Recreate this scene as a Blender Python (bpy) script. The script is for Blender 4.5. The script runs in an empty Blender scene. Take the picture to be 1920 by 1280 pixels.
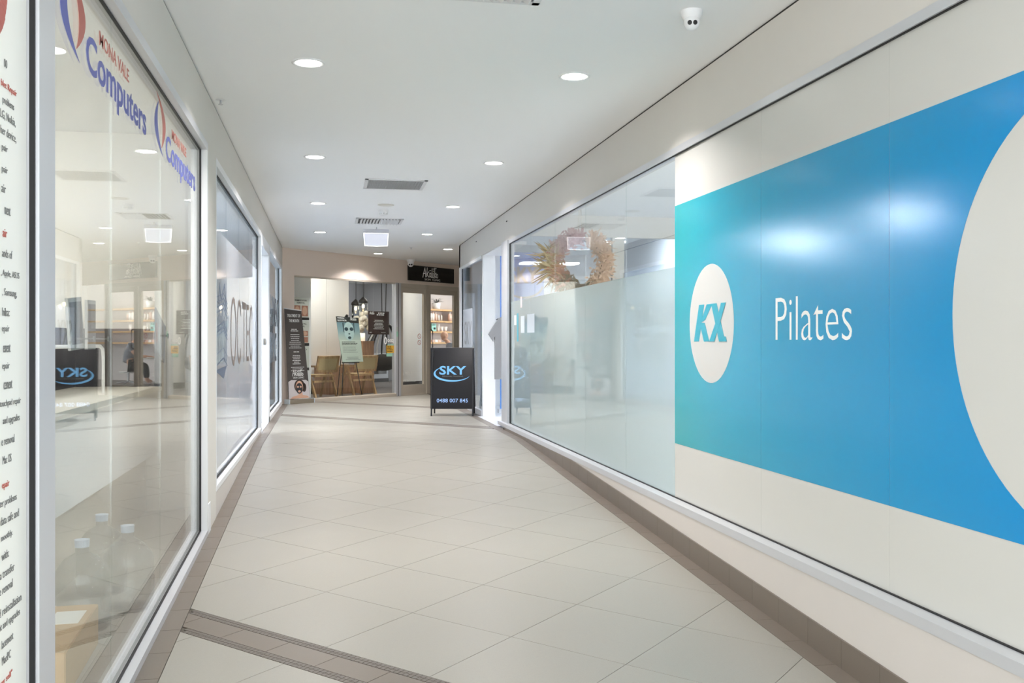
import bpy, bmesh, math, random
from mathutils import Matrix, Vector
random.seed(7)
C = bpy.context.scene.collection
SC = bpy.context.scene
PI = math.pi
def R(d): return math.radians(d)

# ------------------------------------------------------------------ camera, world, exposure
YAW = 10.6                      # the camera looks this many degrees to the right of the corridor axis (+Y)
cam = bpy.data.cameras.new('camera'); cam.sensor_width = 36; cam.lens = 1850 / 1920 * 36
cam.clip_start = 0.05; cam.clip_end = 200
camo = bpy.data.objects.new('camera', cam); C.objects.link(camo)
camo.location = (0, 0, 1.1); camo.rotation_euler = (R(90), 0, R(-YAW)); SC.camera = camo
w = bpy.data.worlds.new('sky'); SC.world = w; w.use_nodes = True
w.node_tree.nodes['Background'].inputs[0].default_value = (.92, .96, 1, 1)
w.node_tree.nodes['Background'].inputs[1].default_value = 2.4
SC.view_settings.view_transform = 'Standard'; SC.view_settings.look = 'None'
SC.view_settings.gamma = 1; SC.view_settings.use_curve_mapping = False
SC.view_settings.exposure = 0.84
SC.cycles.transparent_max_bounces = 20; SC.cycles.diffuse_bounces = 5; SC.cycles.max_bounces = 8; SC.cycles.glossy_bounces = 3
SC.cycles.transmission_bounces = 2; SC.cycles.use_light_tree = False; SC.cycles.adaptive_threshold = .03; SC.cycles.caustics_reflective = False; SC.cycles.caustics_refractive = False
DL_POWER = 17.0                 # watts of one downlight
ROOM_POWER = 30.0              # radiance of a shop's ceiling light panel

# ------------------------------------------------------------------ materials
def lin(c):
    c /= 255.0
    return c / 12.92 if c <= .04045 else ((c + .055) / 1.055) ** 2.4
def col(t): return (lin(t[0]), lin(t[1]), lin(t[2]), 1)
MATS = {}
def mat(name, rgb, rough=.6, metal=0, spec=.5, emit=0, noise=0, nscale=40, bump=0, bscale=200, coat=0):
    if name in MATS: return MATS[name]
    m = bpy.data.materials.new(name); m.use_nodes = True; nt = m.node_tree; b = nt.nodes['Principled BSDF']
    b.inputs['Base Color'].default_value = col(rgb); b.inputs['Roughness'].default_value = rough
    b.inputs['Metallic'].default_value = metal; b.inputs['Specular IOR Level'].default_value = spec
    b.inputs['Coat Weight'].default_value = coat
    if emit:
        b.inputs['Emission Color'].default_value = col(rgb); b.inputs['Emission Strength'].default_value = emit
    if noise or bump:
        tc = nt.nodes.new('ShaderNodeTexCoord'); n = nt.nodes.new('ShaderNodeTexNoise'); n.inputs['Scale'].default_value = nscale
        n.inputs['Detail'].default_value = 6; nt.links.new(tc.outputs['Object'], n.inputs['Vector'])
        if noise:
            r = nt.nodes.new('ShaderNodeMapRange'); r.inputs['To Min'].default_value = 1 - noise; r.inputs['To Max'].default_value = 1 + noise
            nt.links.new(n.outputs['Fac'], r.inputs['Value'])
            mx = nt.nodes.new('ShaderNodeVectorMath'); mx.operation = 'SCALE'; mx.inputs[0].default_value = col(rgb)[:3]
            nt.links.new(r.outputs[0], mx.inputs['Scale']); nt.links.new(mx.outputs[0], b.inputs['Base Color'])
        if bump:
            n2 = nt.nodes.new('ShaderNodeTexNoise'); n2.inputs['Scale'].default_value = bscale; nt.links.new(tc.outputs['Object'], n2.inputs['Vector'])
            bp = nt.nodes.new('ShaderNodeBump'); bp.inputs['Strength'].default_value = bump; bp.inputs['Distance'].default_value = .002
            nt.links.new(n2.outputs['Fac'], bp.inputs['Height']); nt.links.new(bp.outputs[0], b.inputs['Normal'])
    if 0 < emit < 10 and 'panel' not in name or name == 'lit filament bulb': m.cycles.emission_sampling = 'NONE'
    MATS[name] = m; return m
def fresnel(nt, ior=1.5):
    g = nt.nodes.new('ShaderNodeNewGeometry'); f = nt.nodes.new('ShaderNodeFresnel')
    r = nt.nodes.new('ShaderNodeMapRange'); r.inputs['To Min'].default_value = ior; r.inputs['To Max'].default_value = 1 / ior
    nt.links.new(g.outputs['Backfacing'], r.inputs['Value']); nt.links.new(r.outputs[0], f.inputs['IOR'])
    return f
def glassmat(name, tint=(250, 252, 251), body=0, body_rgb=(225, 230, 230), rough=0):
    """thin architectural glass: clear transmission + Fresnel reflection; body = share of frosted (diffuse/translucent) film"""
    m = bpy.data.materials.new(name); m.use_nodes = True; nt = m.node_tree; nt.nodes.clear()
    o = nt.nodes.new('ShaderNodeOutputMaterial'); t = nt.nodes.new('ShaderNodeBsdfTransparent'); t.inputs[0].default_value = col(tint)
    g = nt.nodes.new('ShaderNodeBsdfGlossy'); g.inputs['Roughness'].default_value = rough; g.inputs[0].default_value = (1, 1, 1, 1)
    base = t
    if body:
        d = nt.nodes.new('ShaderNodeBsdfDiffuse'); d.inputs[0].default_value = col(body_rgb)
        tr = nt.nodes.new('ShaderNodeBsdfTranslucent'); tr.inputs[0].default_value = col(body_rgb)
        a = nt.nodes.new('ShaderNodeMixShader'); a.inputs[0].default_value = .45
        nt.links.new(d.outputs[0], a.inputs[1]); nt.links.new(tr.outputs[0], a.inputs[2])
        b = nt.nodes.new('ShaderNodeMixShader'); b.inputs[0].default_value = body
        nt.links.new(t.outputs[0], b.inputs[1]); nt.links.new(a.outputs[0], b.inputs[2]); base = b
    f = fresnel(nt); mx = nt.nodes.new('ShaderNodeMixShader')
    nt.links.new(f.outputs[0], mx.inputs[0]); nt.links.new(base.outputs[0], mx.inputs[1]); nt.links.new(g.outputs[0], mx.inputs[2])
    nt.links.new(mx.outputs[0], o.inputs[0]); MATS[name] = m; return m
def tilemat(name, rgb, rough, speck=.05, var=.03):
    m = bpy.data.materials.new(name); m.use_nodes = True; nt = m.node_tree; b = nt.nodes['Principled BSDF']
    tc = nt.nodes.new('ShaderNodeTexCoord'); oi = nt.nodes.new('ShaderNodeObjectInfo')
    n = nt.nodes.new('ShaderNodeTexNoise'); n.inputs['Scale'].default_value = 3; n.inputs['Detail'].default_value = 5
    s = nt.nodes.new('ShaderNodeTexNoise'); s.inputs['Scale'].default_value = 260; s.inputs['Detail'].default_value = 2
    nt.links.new(tc.outputs['Object'], n.inputs['Vector']); nt.links.new(tc.outputs['Object'], s.inputs['Vector'])
    def rng(src, a, bb, lo=0, hi=1):
        r = nt.nodes.new('ShaderNodeMapRange'); r.inputs['From Min'].default_value = lo; r.inputs['From Max'].default_value = hi
        r.inputs['To Min'].default_value = a; r.inputs['To Max'].default_value = bb; nt.links.new(src, r.inputs['Value']); return r.outputs[0]
    def mul(a, bb):
        k = nt.nodes.new('ShaderNodeMath'); k.operation = 'MULTIPLY'; nt.links.new(a, k.inputs[0]); nt.links.new(bb, k.inputs[1]); return k.outputs[0]
    v = mul(mul(rng(n.outputs['Fac'], 1 - var, 1 + var), rng(s.outputs['Fac'], 1 - speck, 1 + speck * .5, .3, .6)), rng(oi.outputs['Random'], 1 - var * .5, 1 + var * .5))
    mx = nt.nodes.new('ShaderNodeVectorMath'); mx.operation = 'SCALE'; mx.inputs[0].default_value = col(rgb)[:3]
    nt.links.new(v, mx.inputs['Scale']); nt.links.new(mx.outputs[0], b.inputs['Base Color'])
    nt.links.new(rng(n.outputs['Fac'], rough - .05, rough + .05), b.inputs['Roughness']); MATS[name] = m; return m
def woodmat(name, a, bb, scale=6, rough=.5):
    m = bpy.data.materials.new(name); m.use_nodes = True; nt = m.node_tree; b = nt.nodes['Principled BSDF']
    tc = nt.nodes.new('ShaderNodeTexCoord'); mp = nt.nodes.new('ShaderNodeMapping'); mp.inputs['Scale'].default_value = (scale, scale, scale * .12)
    n = nt.nodes.new('ShaderNodeTexNoise'); n.inputs['Scale'].default_value = 6; n.inputs['Detail'].default_value = 8
    cr = nt.nodes.new('ShaderNodeValToRGB'); cr.color_ramp.elements[0].position = .35; cr.color_ramp.elements[1].position = .65
    cr.color_ramp.elements[0].color = col(a); cr.color_ramp.elements[1].color = col(bb)
    nt.links.new(tc.outputs['Object'], mp.inputs[0]); nt.links.new(mp.outputs[0], n.inputs['Vector']); nt.links.new(n.outputs['Fac'], cr.inputs[0])
    nt.links.new(cr.outputs[0], b.inputs['Base Color']); b.inputs['Roughness'].default_value = rough; MATS[name] = m; return m
def gradmat(name, stops, axis, lo, hi, rough=.25, coat=0, bump=0):
    """printed gradient along one object axis"""
    m = bpy.data.materials.new(name); m.use_nodes = True; nt = m.node_tree; b = nt.nodes['Principled BSDF']
    tc = nt.nodes.new('ShaderNodeTexCoord'); sp = nt.nodes.new('ShaderNodeSeparateXYZ'); nt.links.new(tc.outputs['Object'], sp.inputs[0])
    r = nt.nodes.new('ShaderNodeMapRange'); r.inputs['From Min'].default_value = lo; r.inputs['From Max'].default_value = hi
    nt.links.new(sp.outputs[axis], r.inputs['Value']); cr = nt.nodes.new('ShaderNodeValToRGB'); e = cr.color_ramp.elements
    e[0].position, e[0].color = stops[0][0], col(stops[0][1]); e[1].position, e[1].color = stops[-1][0], col(stops[-1][1])
    for p, c in stops[1:-1]: k = e.new(p); k.color = col(c)
    nt.links.new(r.outputs[0], cr.inputs[0]); nt.links.new(cr.outputs[0], b.inputs['Base Color']); b.inputs['Roughness'].default_value = rough
    if bump:
        n2 = nt.nodes.new('ShaderNodeTexNoise'); n2.inputs['Scale'].default_value = 320; nt.links.new(tc.outputs['Object'], n2.inputs['Vector'])
        bp = nt.nodes.new('ShaderNodeBump'); bp.inputs['Strength'].default_value = bump; bp.inputs['Distance'].default_value = .001
        nt.links.new(n2.outputs['Fac'], bp.inputs['Height']); nt.links.new(bp.outputs[0], b.inputs['Normal'])
    MATS[name] = m; return m

CEIL = mat('ceiling paint', (248, 248, 247), .9, spec=.2)
WALLP = mat('bulkhead paint', (214, 210, 203), .8, spec=.3, noise=.02, nscale=3)
TAUPE = mat('taupe paint', (232, 217, 204), .8, spec=.3, noise=.02, nscale=3)
WHITE = mat('white paint', (238, 238, 238), .7, spec=.3)
PLINTH = mat('plinth paint', (203, 197, 191), .75, spec=.3, noise=.015, nscale=4)
CREAM = mat('cream paint', (244, 241, 233), .85, spec=.2)
GREYWALL = mat('grey wall', (196, 198, 204), .85, spec=.2)
PALEBLUE = mat('pale blue wall', (226, 234, 243), .85, spec=.2)
ALU = mat('silver aluminium', (206, 207, 210), .38, metal=.35)
ALUW = mat('white aluminium', (228, 229, 230), .4)
ALUT = mat('champagne aluminium', (196, 186, 171), .45, metal=.0)
BLACK = mat('black gasket', (18, 18, 20), .6)
GAP = mat('shadow gap', (52, 50, 48), .9)  # shade of the ceiling gaps painted as dark grey; screw caps share it
BLK = mat('black metal', (28, 28, 30), .4)
GLASS = glassmat('clear glass'); GLASSB = glassmat('cool clear glass', (238, 243, 246))
FROST = glassmat('frosted film', (232, 240, 238), .62, (200, 209, 208))
FROSTB = glassmat('white frosted film', (240, 245, 249), .88, (240, 245, 251))
TILE = tilemat('cream porcelain', (149, 145, 135), .34, .05, .03)
BTILE = tilemat('taupe porcelain', (112, 102, 92), .38, .05, .05)
GROUT = mat('grout', (92, 86, 78), .9)
MOS = mat('taupe mosaic', (100, 92, 84), .45, noise=.12, nscale=30)
LENS = mat('lit downlight lens', (255, 252, 244), .5, emit=9)
ROOML = mat('lit ceiling panel', (255, 250, 244), .5, emit=ROOM_POWER * .75)
CLINICL = mat('lit clinic panel', (255, 249, 240), .5, emit=8.0)
GYML = mat('lit gym panel', (246, 250, 255), .5, emit=ROOM_POWER)
OFFL = mat('lit office panel', (244, 249, 255), .5, emit=ROOM_POWER * 2.8)
OAK = woodmat('oak', (190, 150, 104), (214, 178, 132)); WALNUT = woodmat('warm timber', (160, 120, 92), (186, 146, 114))
PLANK = woodmat('grey timber floor', (98, 92, 90), (128, 122, 120), 3, .4)
CANE = mat('woven cane', (206, 184, 138), .7, noise=.12, nscale=160)
PRINTW = mat('white print', (240, 240, 236), .5); PRINTK = mat('black print', (22, 22, 24), .5); PRINTG = mat('grey print', (120, 122, 120), .6)
SKIN = mat('skin', (214, 166, 140), .55); SKINP = mat('printed skin', (216, 172, 146), .5); SKIND = mat('printed dark skin tone', (176, 118, 96), .5)
CHAR = mat('charcoal print', (78, 73, 70), .45); MASK = mat('charcoal mask print', (52, 54, 58), .5); HAIR = mat('dark hair print', (58, 44, 40), .6)

# ------------------------------------------------------------------ geometry helpers
PM = {}
def V(*a): return Vector(a)
def bx(bm, x0, x1, y0, y1, z0, z1, M=None):
    v = [bm.verts.new((x, y, z)) for z in (z0, z1) for y in (y0, y1) for x in (x0, x1)]
    for f in ((0, 2, 3, 1), (4, 5, 7, 6), (0, 1, 5, 4), (2, 6, 7, 3), (0, 4, 6, 2), (1, 3, 7, 5)): bm.faces.new([v[i] for i in f])
    if M is not None: bmesh.ops.transform(bm, matrix=M, verts=v)
    return v
def box(*a, M=None, bev=0):
    bm = bmesh.new(); bx(bm, *a, M=M)
    if bev: bmesh.ops.bevel(bm, geom=bm.edges[:], offset=bev, segments=2, affect='EDGES')
    return bm
def prism(bm, pts, off):
    """polygon pts (3D) extruded by vector off"""
    a = [bm.verts.new(p) for p in pts]; b = [bm.verts.new(Vector(p) + Vector(off)) for p in pts]; n = len(pts)
    bm.faces.new(a[::-1]); bm.faces.new(b)
    for i in range(n): bm.faces.new((a[i], a[(i + 1) % n], b[(i + 1) % n], b[i]))
def tube(bm, pts, r, seg=8, r1=None):
    pts = [Vector(p) for p in pts]; rings = []
    for i, p in enumerate(pts):
        d = (pts[min(i + 1, len(pts) - 1)] - pts[max(i - 1, 0)]).normalized()
        u = d.cross(Vector((0, 0, 1)));  u = d.cross(Vector((1, 0, 0))) if u.length < .05 else u
        u.normalize(); v = d.cross(u); rr = r if r1 is None else r + (r1 - r) * i / (len(pts) - 1)
        rings.append([bm.verts.new(p + rr * (math.cos(2 * PI * k / seg) * u + math.sin(2 * PI * k / seg) * v)) for k in range(seg)])
    for a, b in zip(rings, rings[1:]):
        for k in range(seg): bm.faces.new((a[k], a[(k + 1) % seg], b[(k + 1) % seg], b[k]))
    bm.faces.new(rings[0][::-1]); bm.faces.new(rings[-1])
def lathe(bm, prof, c=(0, 0, 0), seg=24, M=None):
    rings = []; allv = []
    for r, z in prof:
        if r < 1e-6: v = bm.verts.new((c[0], c[1], c[2] + z)); rings.append([v]); allv.append(v)
        else:
            ring = [bm.verts.new((c[0] + r * math.cos(2 * PI * k / seg), c[1] + r * math.sin(2 * PI * k / seg), c[2] + z)) for k in range(seg)]
            rings.append(ring); allv += ring
    for a, b in zip(rings, rings[1:]):
        for k in range(seg):
            q = [a[k % len(a)], a[(k + 1) % len(a)], b[(k + 1) % len(b)], b[k % len(b)]]; u = []
            for x in q:
                if x not in u: u.append(x)
            if len(u) > 2: bm.faces.new(u)
    if M is not None: bmesh.ops.transform(bm, matrix=M, verts=allv)
def ball(bm, c, r, seg=14, sx=1, sy=1, sz=1):
    bmesh.ops.create_uvsphere(bm, u_segments=seg, v_segments=max(6, seg // 2), radius=r, matrix=Matrix.Translation(c) @ Matrix.Diagonal((sx, sy, sz, 1)))
def obj(name, bm, m, parent=None, sp=None, smooth=False, label=None, kind=None):
    """link bm as one mesh object; sp = space its coordinates are in (None: the parent's own)"""
    if isinstance(bm, bpy.types.Mesh): me = bm
    else:
        bmesh.ops.recalc_face_normals(bm, faces=bm.faces[:]); me = bpy.data.meshes.new(name); bm.to_mesh(me); bm.free()
    if sp is not None: me.transform((PM[parent].inverted() if parent else Matrix()) @ sp)
    if smooth:
        for p in me.polygons: p.use_smooth = True
    me.materials.append(m); o = bpy.data.objects.new(name, me); C.objects.link(o)
    if parent: o.parent = parent; PM[o] = PM[parent].copy()
    else: PM[o] = Matrix()
    if label: o['label'] = label
    if kind: o['kind'] = kind
    return o
def empty(name, loc=(0, 0, 0), rz=0):
    o = bpy.data.objects.new(name, None); o.empty_display_size = .1; C.objects.link(o); o.location = loc; o.rotation_euler = (0, 0, rz)
    PM[o] = Matrix.Translation(loc) @ Matrix.Rotation(rz, 4, 'Z'); return o
def tag(o, label, cat, group=None):
    o['label'] = label; o['category'] = cat
    if group: o['group'] = group
    return o
def thing(name, label, cat, loc=(0, 0, 0), rz=0, group=None): return tag(empty(name, loc, rz), label, cat, group)
def struct(o): o['kind'] = 'structure'; return o
def sgrp(name, loc=(0, 0, 0), rz=0): return struct(empty(name, loc, rz))
def dup(root, loc, rz, label, name=None):
    r = root.copy(); C.objects.link(r); r.location = loc; r.rotation_euler = (0, 0, rz); r['label'] = label
    PM[r] = Matrix.Translation(loc) @ Matrix.Rotation(rz, 4, 'Z')
    for ch in root.children:
        c = ch.copy(); C.objects.link(c); c.parent = r
        for g in ch.children:
            d = g.copy(); C.objects.link(d); d.parent = c
    return r
W = Matrix()
P0 = Vector((-.80, 17.84, 0)); A45 = R(45)
MA = Matrix.Translation(P0) @ Matrix.Rotation(A45, 4, 'Z')        # clinic space: x along its front, y into the shop, z up
def A(t, b, z=0): return MA @ Vector((t, b, z))
def frame(o, xd, up):                                             # drawing frame: x right, y up, z towards the viewer
    xd = Vector(xd).normalized(); up = Vector(up).normalized(); n = xd.cross(up); M = Matrix.Identity(4)
    for i in range(3): M[i][0], M[i][1], M[i][2], M[i][3] = xd[i], up[i], n[i], o[i]
    return M
def FL(y, z, x): return frame((x, y, z), (0, 1, 0), (0, 0, 1))     # facing +X
def FR(y, z, x): return frame((x, y, z), (0, -1, 0), (0, 0, 1))    # facing -X
def FA(t, z, b): return frame(A(t, b, z), (1, 1, 0), (0, 0, 1))    # facing out of the clinic
def flat(bm, pts, F, th=.0008, d=0):
    prism(bm, [F @ Vector((x, y, d)) for x, y in pts], (F.to_3x3() @ Vector((0, 0, th))))
def rect(bm, x0, x1, y0, y1, F, th=.0008, d=0): flat(bm, [(x0, y0), (x1, y0), (x1, y1), (x0, y1)], F, th, d)
def ell(cx, cy, rx, ry, n=32, a0=0, a1=2 * PI): return [(cx + rx * math.cos(a0 + (a1 - a0) * k / n), cy + ry * math.sin(a0 + (a1 - a0) * k / n)) for k in range(n)]
STK = [0]
def stroke(bm, pts, wd, F, th=.0008, d=0):
    d0 = d
    for (x0, y0), (x1, y1) in zip(pts, pts[1:]):
        STK[0] = (STK[0] + 1) % 11; d = d0 + STK[0] * .00013
        l = math.hypot(x1 - x0, y1 - y0) or 1; nx, ny = -(y1 - y0) / l * wd / 2, (x1 - x0) / l * wd / 2; ex, ey = (x1 - x0) / l * wd * .3, (y1 - y0) / l * wd * .3
        flat(bm, [(x0 - ex + nx, y0 - ey + ny), (x0 - ex - nx, y0 - ey - ny), (x1 + ex - nx, y1 + ey - ny), (x1 + ex + nx, y1 + ey + ny)], F, th, d)
def ring(bm, cx, cy, rx, ry, wd, F, th=.0008, d=0, n=36, a0=0, a1=2 * PI):
    stroke(bm, [(cx + rx * math.cos(a0 + (a1 - a0) * k / n), cy + ry * math.sin(a0 + (a1 - a0) * k / n)) for k in range(n + 1)], wd, F, th, d)
def text(bm, body, x, y, wd, ht, F, th=.0008, d=0, bold=0, shear=0, align=None):
    """lettering fitted into the box (x, y, wd, ht) of frame F; wd None keeps the font's own width"""
    cu = bpy.data.curves.new('t', 'FONT'); cu.body = body; cu.offset = bold; cu.shear = shear; cu.resolution_u = 3; cu.extrude = .01
    o = bpy.data.objects.new('t', cu); C.objects.link(o)
    dg = bpy.context.evaluated_depsgraph_get(); me = bpy.data.meshes.new_from_object(o.evaluated_get(dg)); bpy.data.objects.remove(o); bpy.data.curves.remove(cu)
    xs = [v.co.x for v in me.vertices]; ys = [v.co.y for v in me.vertices]
    x0, x1, y0, y1 = min(xs), max(xs), min(ys), max(ys); sy = ht / (y1 - y0); sx = sy if wd is None else wd / (x1 - x0)
    if align == 'c': x -= sx * (x1 - x0) / 2
    M = F @ Matrix.Translation((x, y, d + th / 2)) @ Matrix.Diagonal((sx, sy, th / .02, 1)) @ Matrix.Translation((-x0, -y0, 0))
    me.transform(M); bm.from_mesh(me); bpy.data.meshes.remove(me)
def script_logo(bm, x, y, h, F, th=.0008, d=0):
    """hand-brushed word: A k a(macron) l i k o; width about 2.35 h"""
    w_ = .09 * h
    def S(*p, k=1): stroke(bm, [(x + a * h, y + b * h) for a, b in p], w_ * k, F, th, d)
    S((.0, .0), (.1, .35), (.33, .98), (.42, .5), (.45, .05)); S((.06, .38), (.3, .42), (.5, .36), k=.8)
    S((.62, .08), (.7, 1.0)); S((.95, .62), (.67, .36), (.9, .1), (1.0, .06))
    ring(bm, x + 1.17 * h, y + .3 * h, .12 * h, .2 * h, w_ * .9, F, th, d, 14); S((1.3, .5), (1.28, .12), (1.4, .04)); S((1.04, .72), (1.3, .76), k=.8)
    S((1.5, .98), (1.45, .15), (1.56, .03)); S((1.66, .52), (1.64, .12), (1.74, .04)); S((1.67, .7), (1.7, .73), k=1.1)
    S((1.87, .0), (1.93, 1.05)); S((1.66, .93), (2.2, 1.02), k=.9); S((2.15, .55), (1.9, .32), (2.1, .05))
    ring(bm, x + 2.3 * h, y + .24 * h, .12 * h, .2 * h, w_ * .9, F, th, d, 14)
def lines(bm, x, y, wd, n, dy, h, F, th=.0006, d=0, align='l', seed=1):
    rr = random.Random(seed)
    for i in range(n):
        ww = wd * rr.uniform(.6, 1); xx = x if align == 'l' else x - ww / 2; a = xx
        while a < xx + ww:
            b = min(a + h * rr.uniform(1.5, 5), xx + ww)
            if b - a > h * .4: rect(bm, a, b, y - i * dy, y - i * dy + h, F, th, d)
            a = b + h * .7
B = bmesh.new

# ------------------------------------------------------------------ setting: levels
XL, XR, ZC = -.78, 2.24, 2.76
SLOPE, CREASE = .0433, 10.9
def zf(y): return min(0.0, SLOPE * (y - CREASE))
# floor slab (grout bed) with the ramp, and its tiles
bm = B(); ys = [-1.5, CREASE, 24]; vs = []
for x0, x1, ya, yb in ((-.86, 2.3, -1.5, 16.9), (-.86, 5.2, 16.9, 24)):
    pts = [y for y in (ya, CREASE, yb) if ya <= y <= yb]; top = [bm.verts.new((x, y, zf(y) - .007)) for y in pts for x in (x0, x1)]; bot = [bm.verts.new((x, y, zf(y) - .12)) for y in pts for x in (x0, x1)]
    for i in range(len(pts) - 1):
        k = 2 * i; bm.faces.new((top[k], top[k + 1], top[k + 3], top[k + 2])); bm.faces.new((bot[k], bot[k + 2], bot[k + 3], bot[k + 1]))
        bm.faces.new((top[k], top[k + 2], bot[k + 2], bot[k])); bm.faces.new((top[k + 1], bot[k + 1], bot[k + 3], top[k + 3]))
    bm.faces.new((top[0], bot[0], bot[1], top[1])); bm.faces.new((top[-1], bot[-1], bot[-2], top[-2]))
floor = struct(obj('floor', bm, GROUT))
def clip(poly, a, b, c):                                           # keep a*x + b*y >= c
    out = []
    for i in range(len(poly)):
        p, q = poly[i], poly[(i + 1) % len(poly)]; fp, fq = a * p[0] + b * p[1] - c, a * q[0] + b * q[1] - c
        if fp >= 0: out.append(p)
        if (fp >= 0) != (fq >= 0):
            s = fp / (fp - fq); out.append((p[0] + s * (q[0] - p[0]), p[1] + s * (q[1] - p[1])))
    return out
def area(p): return abs(sum(p[i][0] * p[(i + 1) % len(p)][1] - p[(i + 1) % len(p)][0] * p[i][1] for i in range(len(p)))) / 2
def tile(poly, m, lift=0):
    poly2 = []
    for p in poly:
        if not poly2 or math.hypot(p[0] - poly2[-1][0], p[1] - poly2[-1][1]) > 1e-4: poly2.append(p)
    if len(poly2) > 2 and math.hypot(poly2[0][0] - poly2[-1][0], poly2[0][1] - poly2[-1][1]) < 1e-4: poly2.pop()
    if len(poly2) < 3 or area(poly2) < .0004: return
    bm = B(); cx = sum(p[0] for p in poly2) / len(poly2); cy = sum(p[1] for p in poly2) / len(poly2); cz = zf(cy)
    prism(bm, [(x - cx, y - cy, zf(y) - cz - .009 + lift) for x, y in poly2], (0, 0, .009))
    o = obj('tile', bm, m, floor); o.location = (cx, cy, cz); return o
def pq(p, q): return ((p + q) / 2, (p - q) / 2)                    # p = x + y, q = x - y : the tiles lie at 45 degrees
G = .0021; BI, BO = -.68, 2.07
def corridor_clip(poly, x0=BI + .0015, x1=BO - .0015, y0=1.6):
    for a, b, c in ((1, 0, x0), (-1, 0, -x1), (0, 1, y0), (1, -1, -18.52)):
        poly = clip(poly, a, b, c)
        if len(poly) < 3: return []
    return poly
BANDS = [(4.163, 4.517), (14.30, 14.65), (18.0, 18.35)]; PST = .8485; Q0 = -6.226
segs = []
for p0, p1, anchor in ((-1.2, 4.163, 4.163), (4.517, 14.30, 4.517), (14.65, 18.0, 14.65), (18.35, 25, 18.35)):
    if anchor == 4.163:
        k = 4.163
        while k > p0: segs.append((max(k - PST, p0), k)); k -= PST
    else:
        k = anchor
        while k < p1 - .02: segs.append((k, min(k + PST, p1))); k += PST
for pa, pb in segs:
    for m in range(-18, 12):
        qa = Q0 + m * PST; qb = qa + PST
        full = [pq(pa + G, qa + G), pq(pa + G, qb - G), pq(pb - G, qb - G), pq(pb - G, qa + G)]
        poly = corridor_clip(full)
        if not poly: continue
        for a, b, c in ((0, 1, CREASE + .002), (0, -1, -(CREASE - .002))):
            pp = clip(poly, a, b, c)
            if len(pp) > 2: tile(pp, TILE)
for bi, (pa, pb) in enumerate(BANDS):
    mid0, mid1 = pa + .075, pb - .075
    for m in range(-60, 30):
        qa = -5.211 + m * .4305; qb = qa + .4305
        poly = corridor_clip([pq(mid0 + G, qa + G), pq(mid0 + G, qb - G), pq(mid1 - G, qb - G), pq(mid1 - G, qa + G)])
        if poly: tile(poly, BTILE)
    bm = B(); st = .0355
    for s0 in (pa, pb - .075):
        for rrow in range(2):
            p_ = s0 + .003 + rrow * st
            for m in range(int(-19 / st), int(6 / st)):
                q_ = m * st; x, y = pq(p_ + st / 2, q_ + st / 2)
                if BI + .02 < x < BO - .02 and 1.6 < y and x - y > -18.5:
                    a = [pq(p_ + .002, q_ + .002), pq(p_ + .002, q_ + st - .002), pq(p_ + st - .002, q_ + st - .002), pq(p_ + st - .002, q_ + .002)]
                    prism(bm, [(u, v, zf(v) - .009) for u, v in a], (0, 0, .009))
    obj('mosaic_strip', bm, MOS, floor, kind='stuff')
for x0, x1, ya, yb in ((XL, BI, 1.6, 17.8), (BO, 2.167, 1.6, 12.2), (BO, XR, 12.2, 16.9)):      # dark border courses along both walls
    k = 5.177 - 12 * .3062
    while k < yb:
        a, b = max(k, ya) + .0015, min(k + .3062, yb) - .0015
        if b - a > .02: tile([(x0, a), (x1 - .0015, a), (x1 - .0015, b), (x0, b)] if x0 < 0 else [(x0 + .0015, a), (x1, a), (x1, b), (x0 + .0015, b)], BTILE)
        k += .3062
# floors of the shops
struct(obj('floor_computer_shop', box(-4.6, -.86, -1.5, 8.4, -.36, -.255), mat('grey lino', (176, 170, 160), .5)))
struct(obj('floor_office', box(-4.6, -.86, 8.4, 17.7, -.1, -.01), mat('slate carpet', (130, 142, 156), .9)))
struct(obj('floor_gym', box(2.3, 7.4, -1.5, 16.9, -.1, .0), mat('white vinyl', (226, 228, 232), .35)))
fc = struct(obj('floor_clinic', box(-1.2, 14, .02, 7, -.1, -.002), PLANK, sp=MA))
# ceiling
bm = B(); bx(bm, -4.7, 14, 1.0, 34, ZC, ZC + .15); struct(obj('ceiling', bm, CEIL))
# left wall: bulkhead above the shop fronts, the pier, plinth
wl = sgrp('wall_left', (XL, 7, -.2))
bm = B(); bx(bm, XL - .14, XL, 1.0, 17.9, 2.41, ZC - .012); obj('bulkhead', bm, WALLP, wl, W)
obj('pier', box(XL - .14, XL, 6.79, 7.3, -.3, 2.412), WALLP, wl, W)
obj('pier', box(XL - .14, XL, 17.5, 18.0, -.05, 2.412), WALLP, wl, W)
obj('corner_guard', box(XL - .002, XL + .006, 6.80, 6.93, -.185, .02), ALUW, wl, W)
bm = B(); prism(bm, [(XL - .10, 7.3, -.2), (XL - .10, 12.2, -.05), (XL - .10, 12.2, .03), (XL - .10, 7.3, .03)], (.098, 0, 0)); obj('plinth', bm, PLINTH, wl, W)
struct(obj('gap_shade_1', box(XL - .12, XL - .004, 1.0, 17.9, ZC - .012, ZC - .0005), GAP))  # dark strip painting in the shade of the gap above the bulkhead
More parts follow.
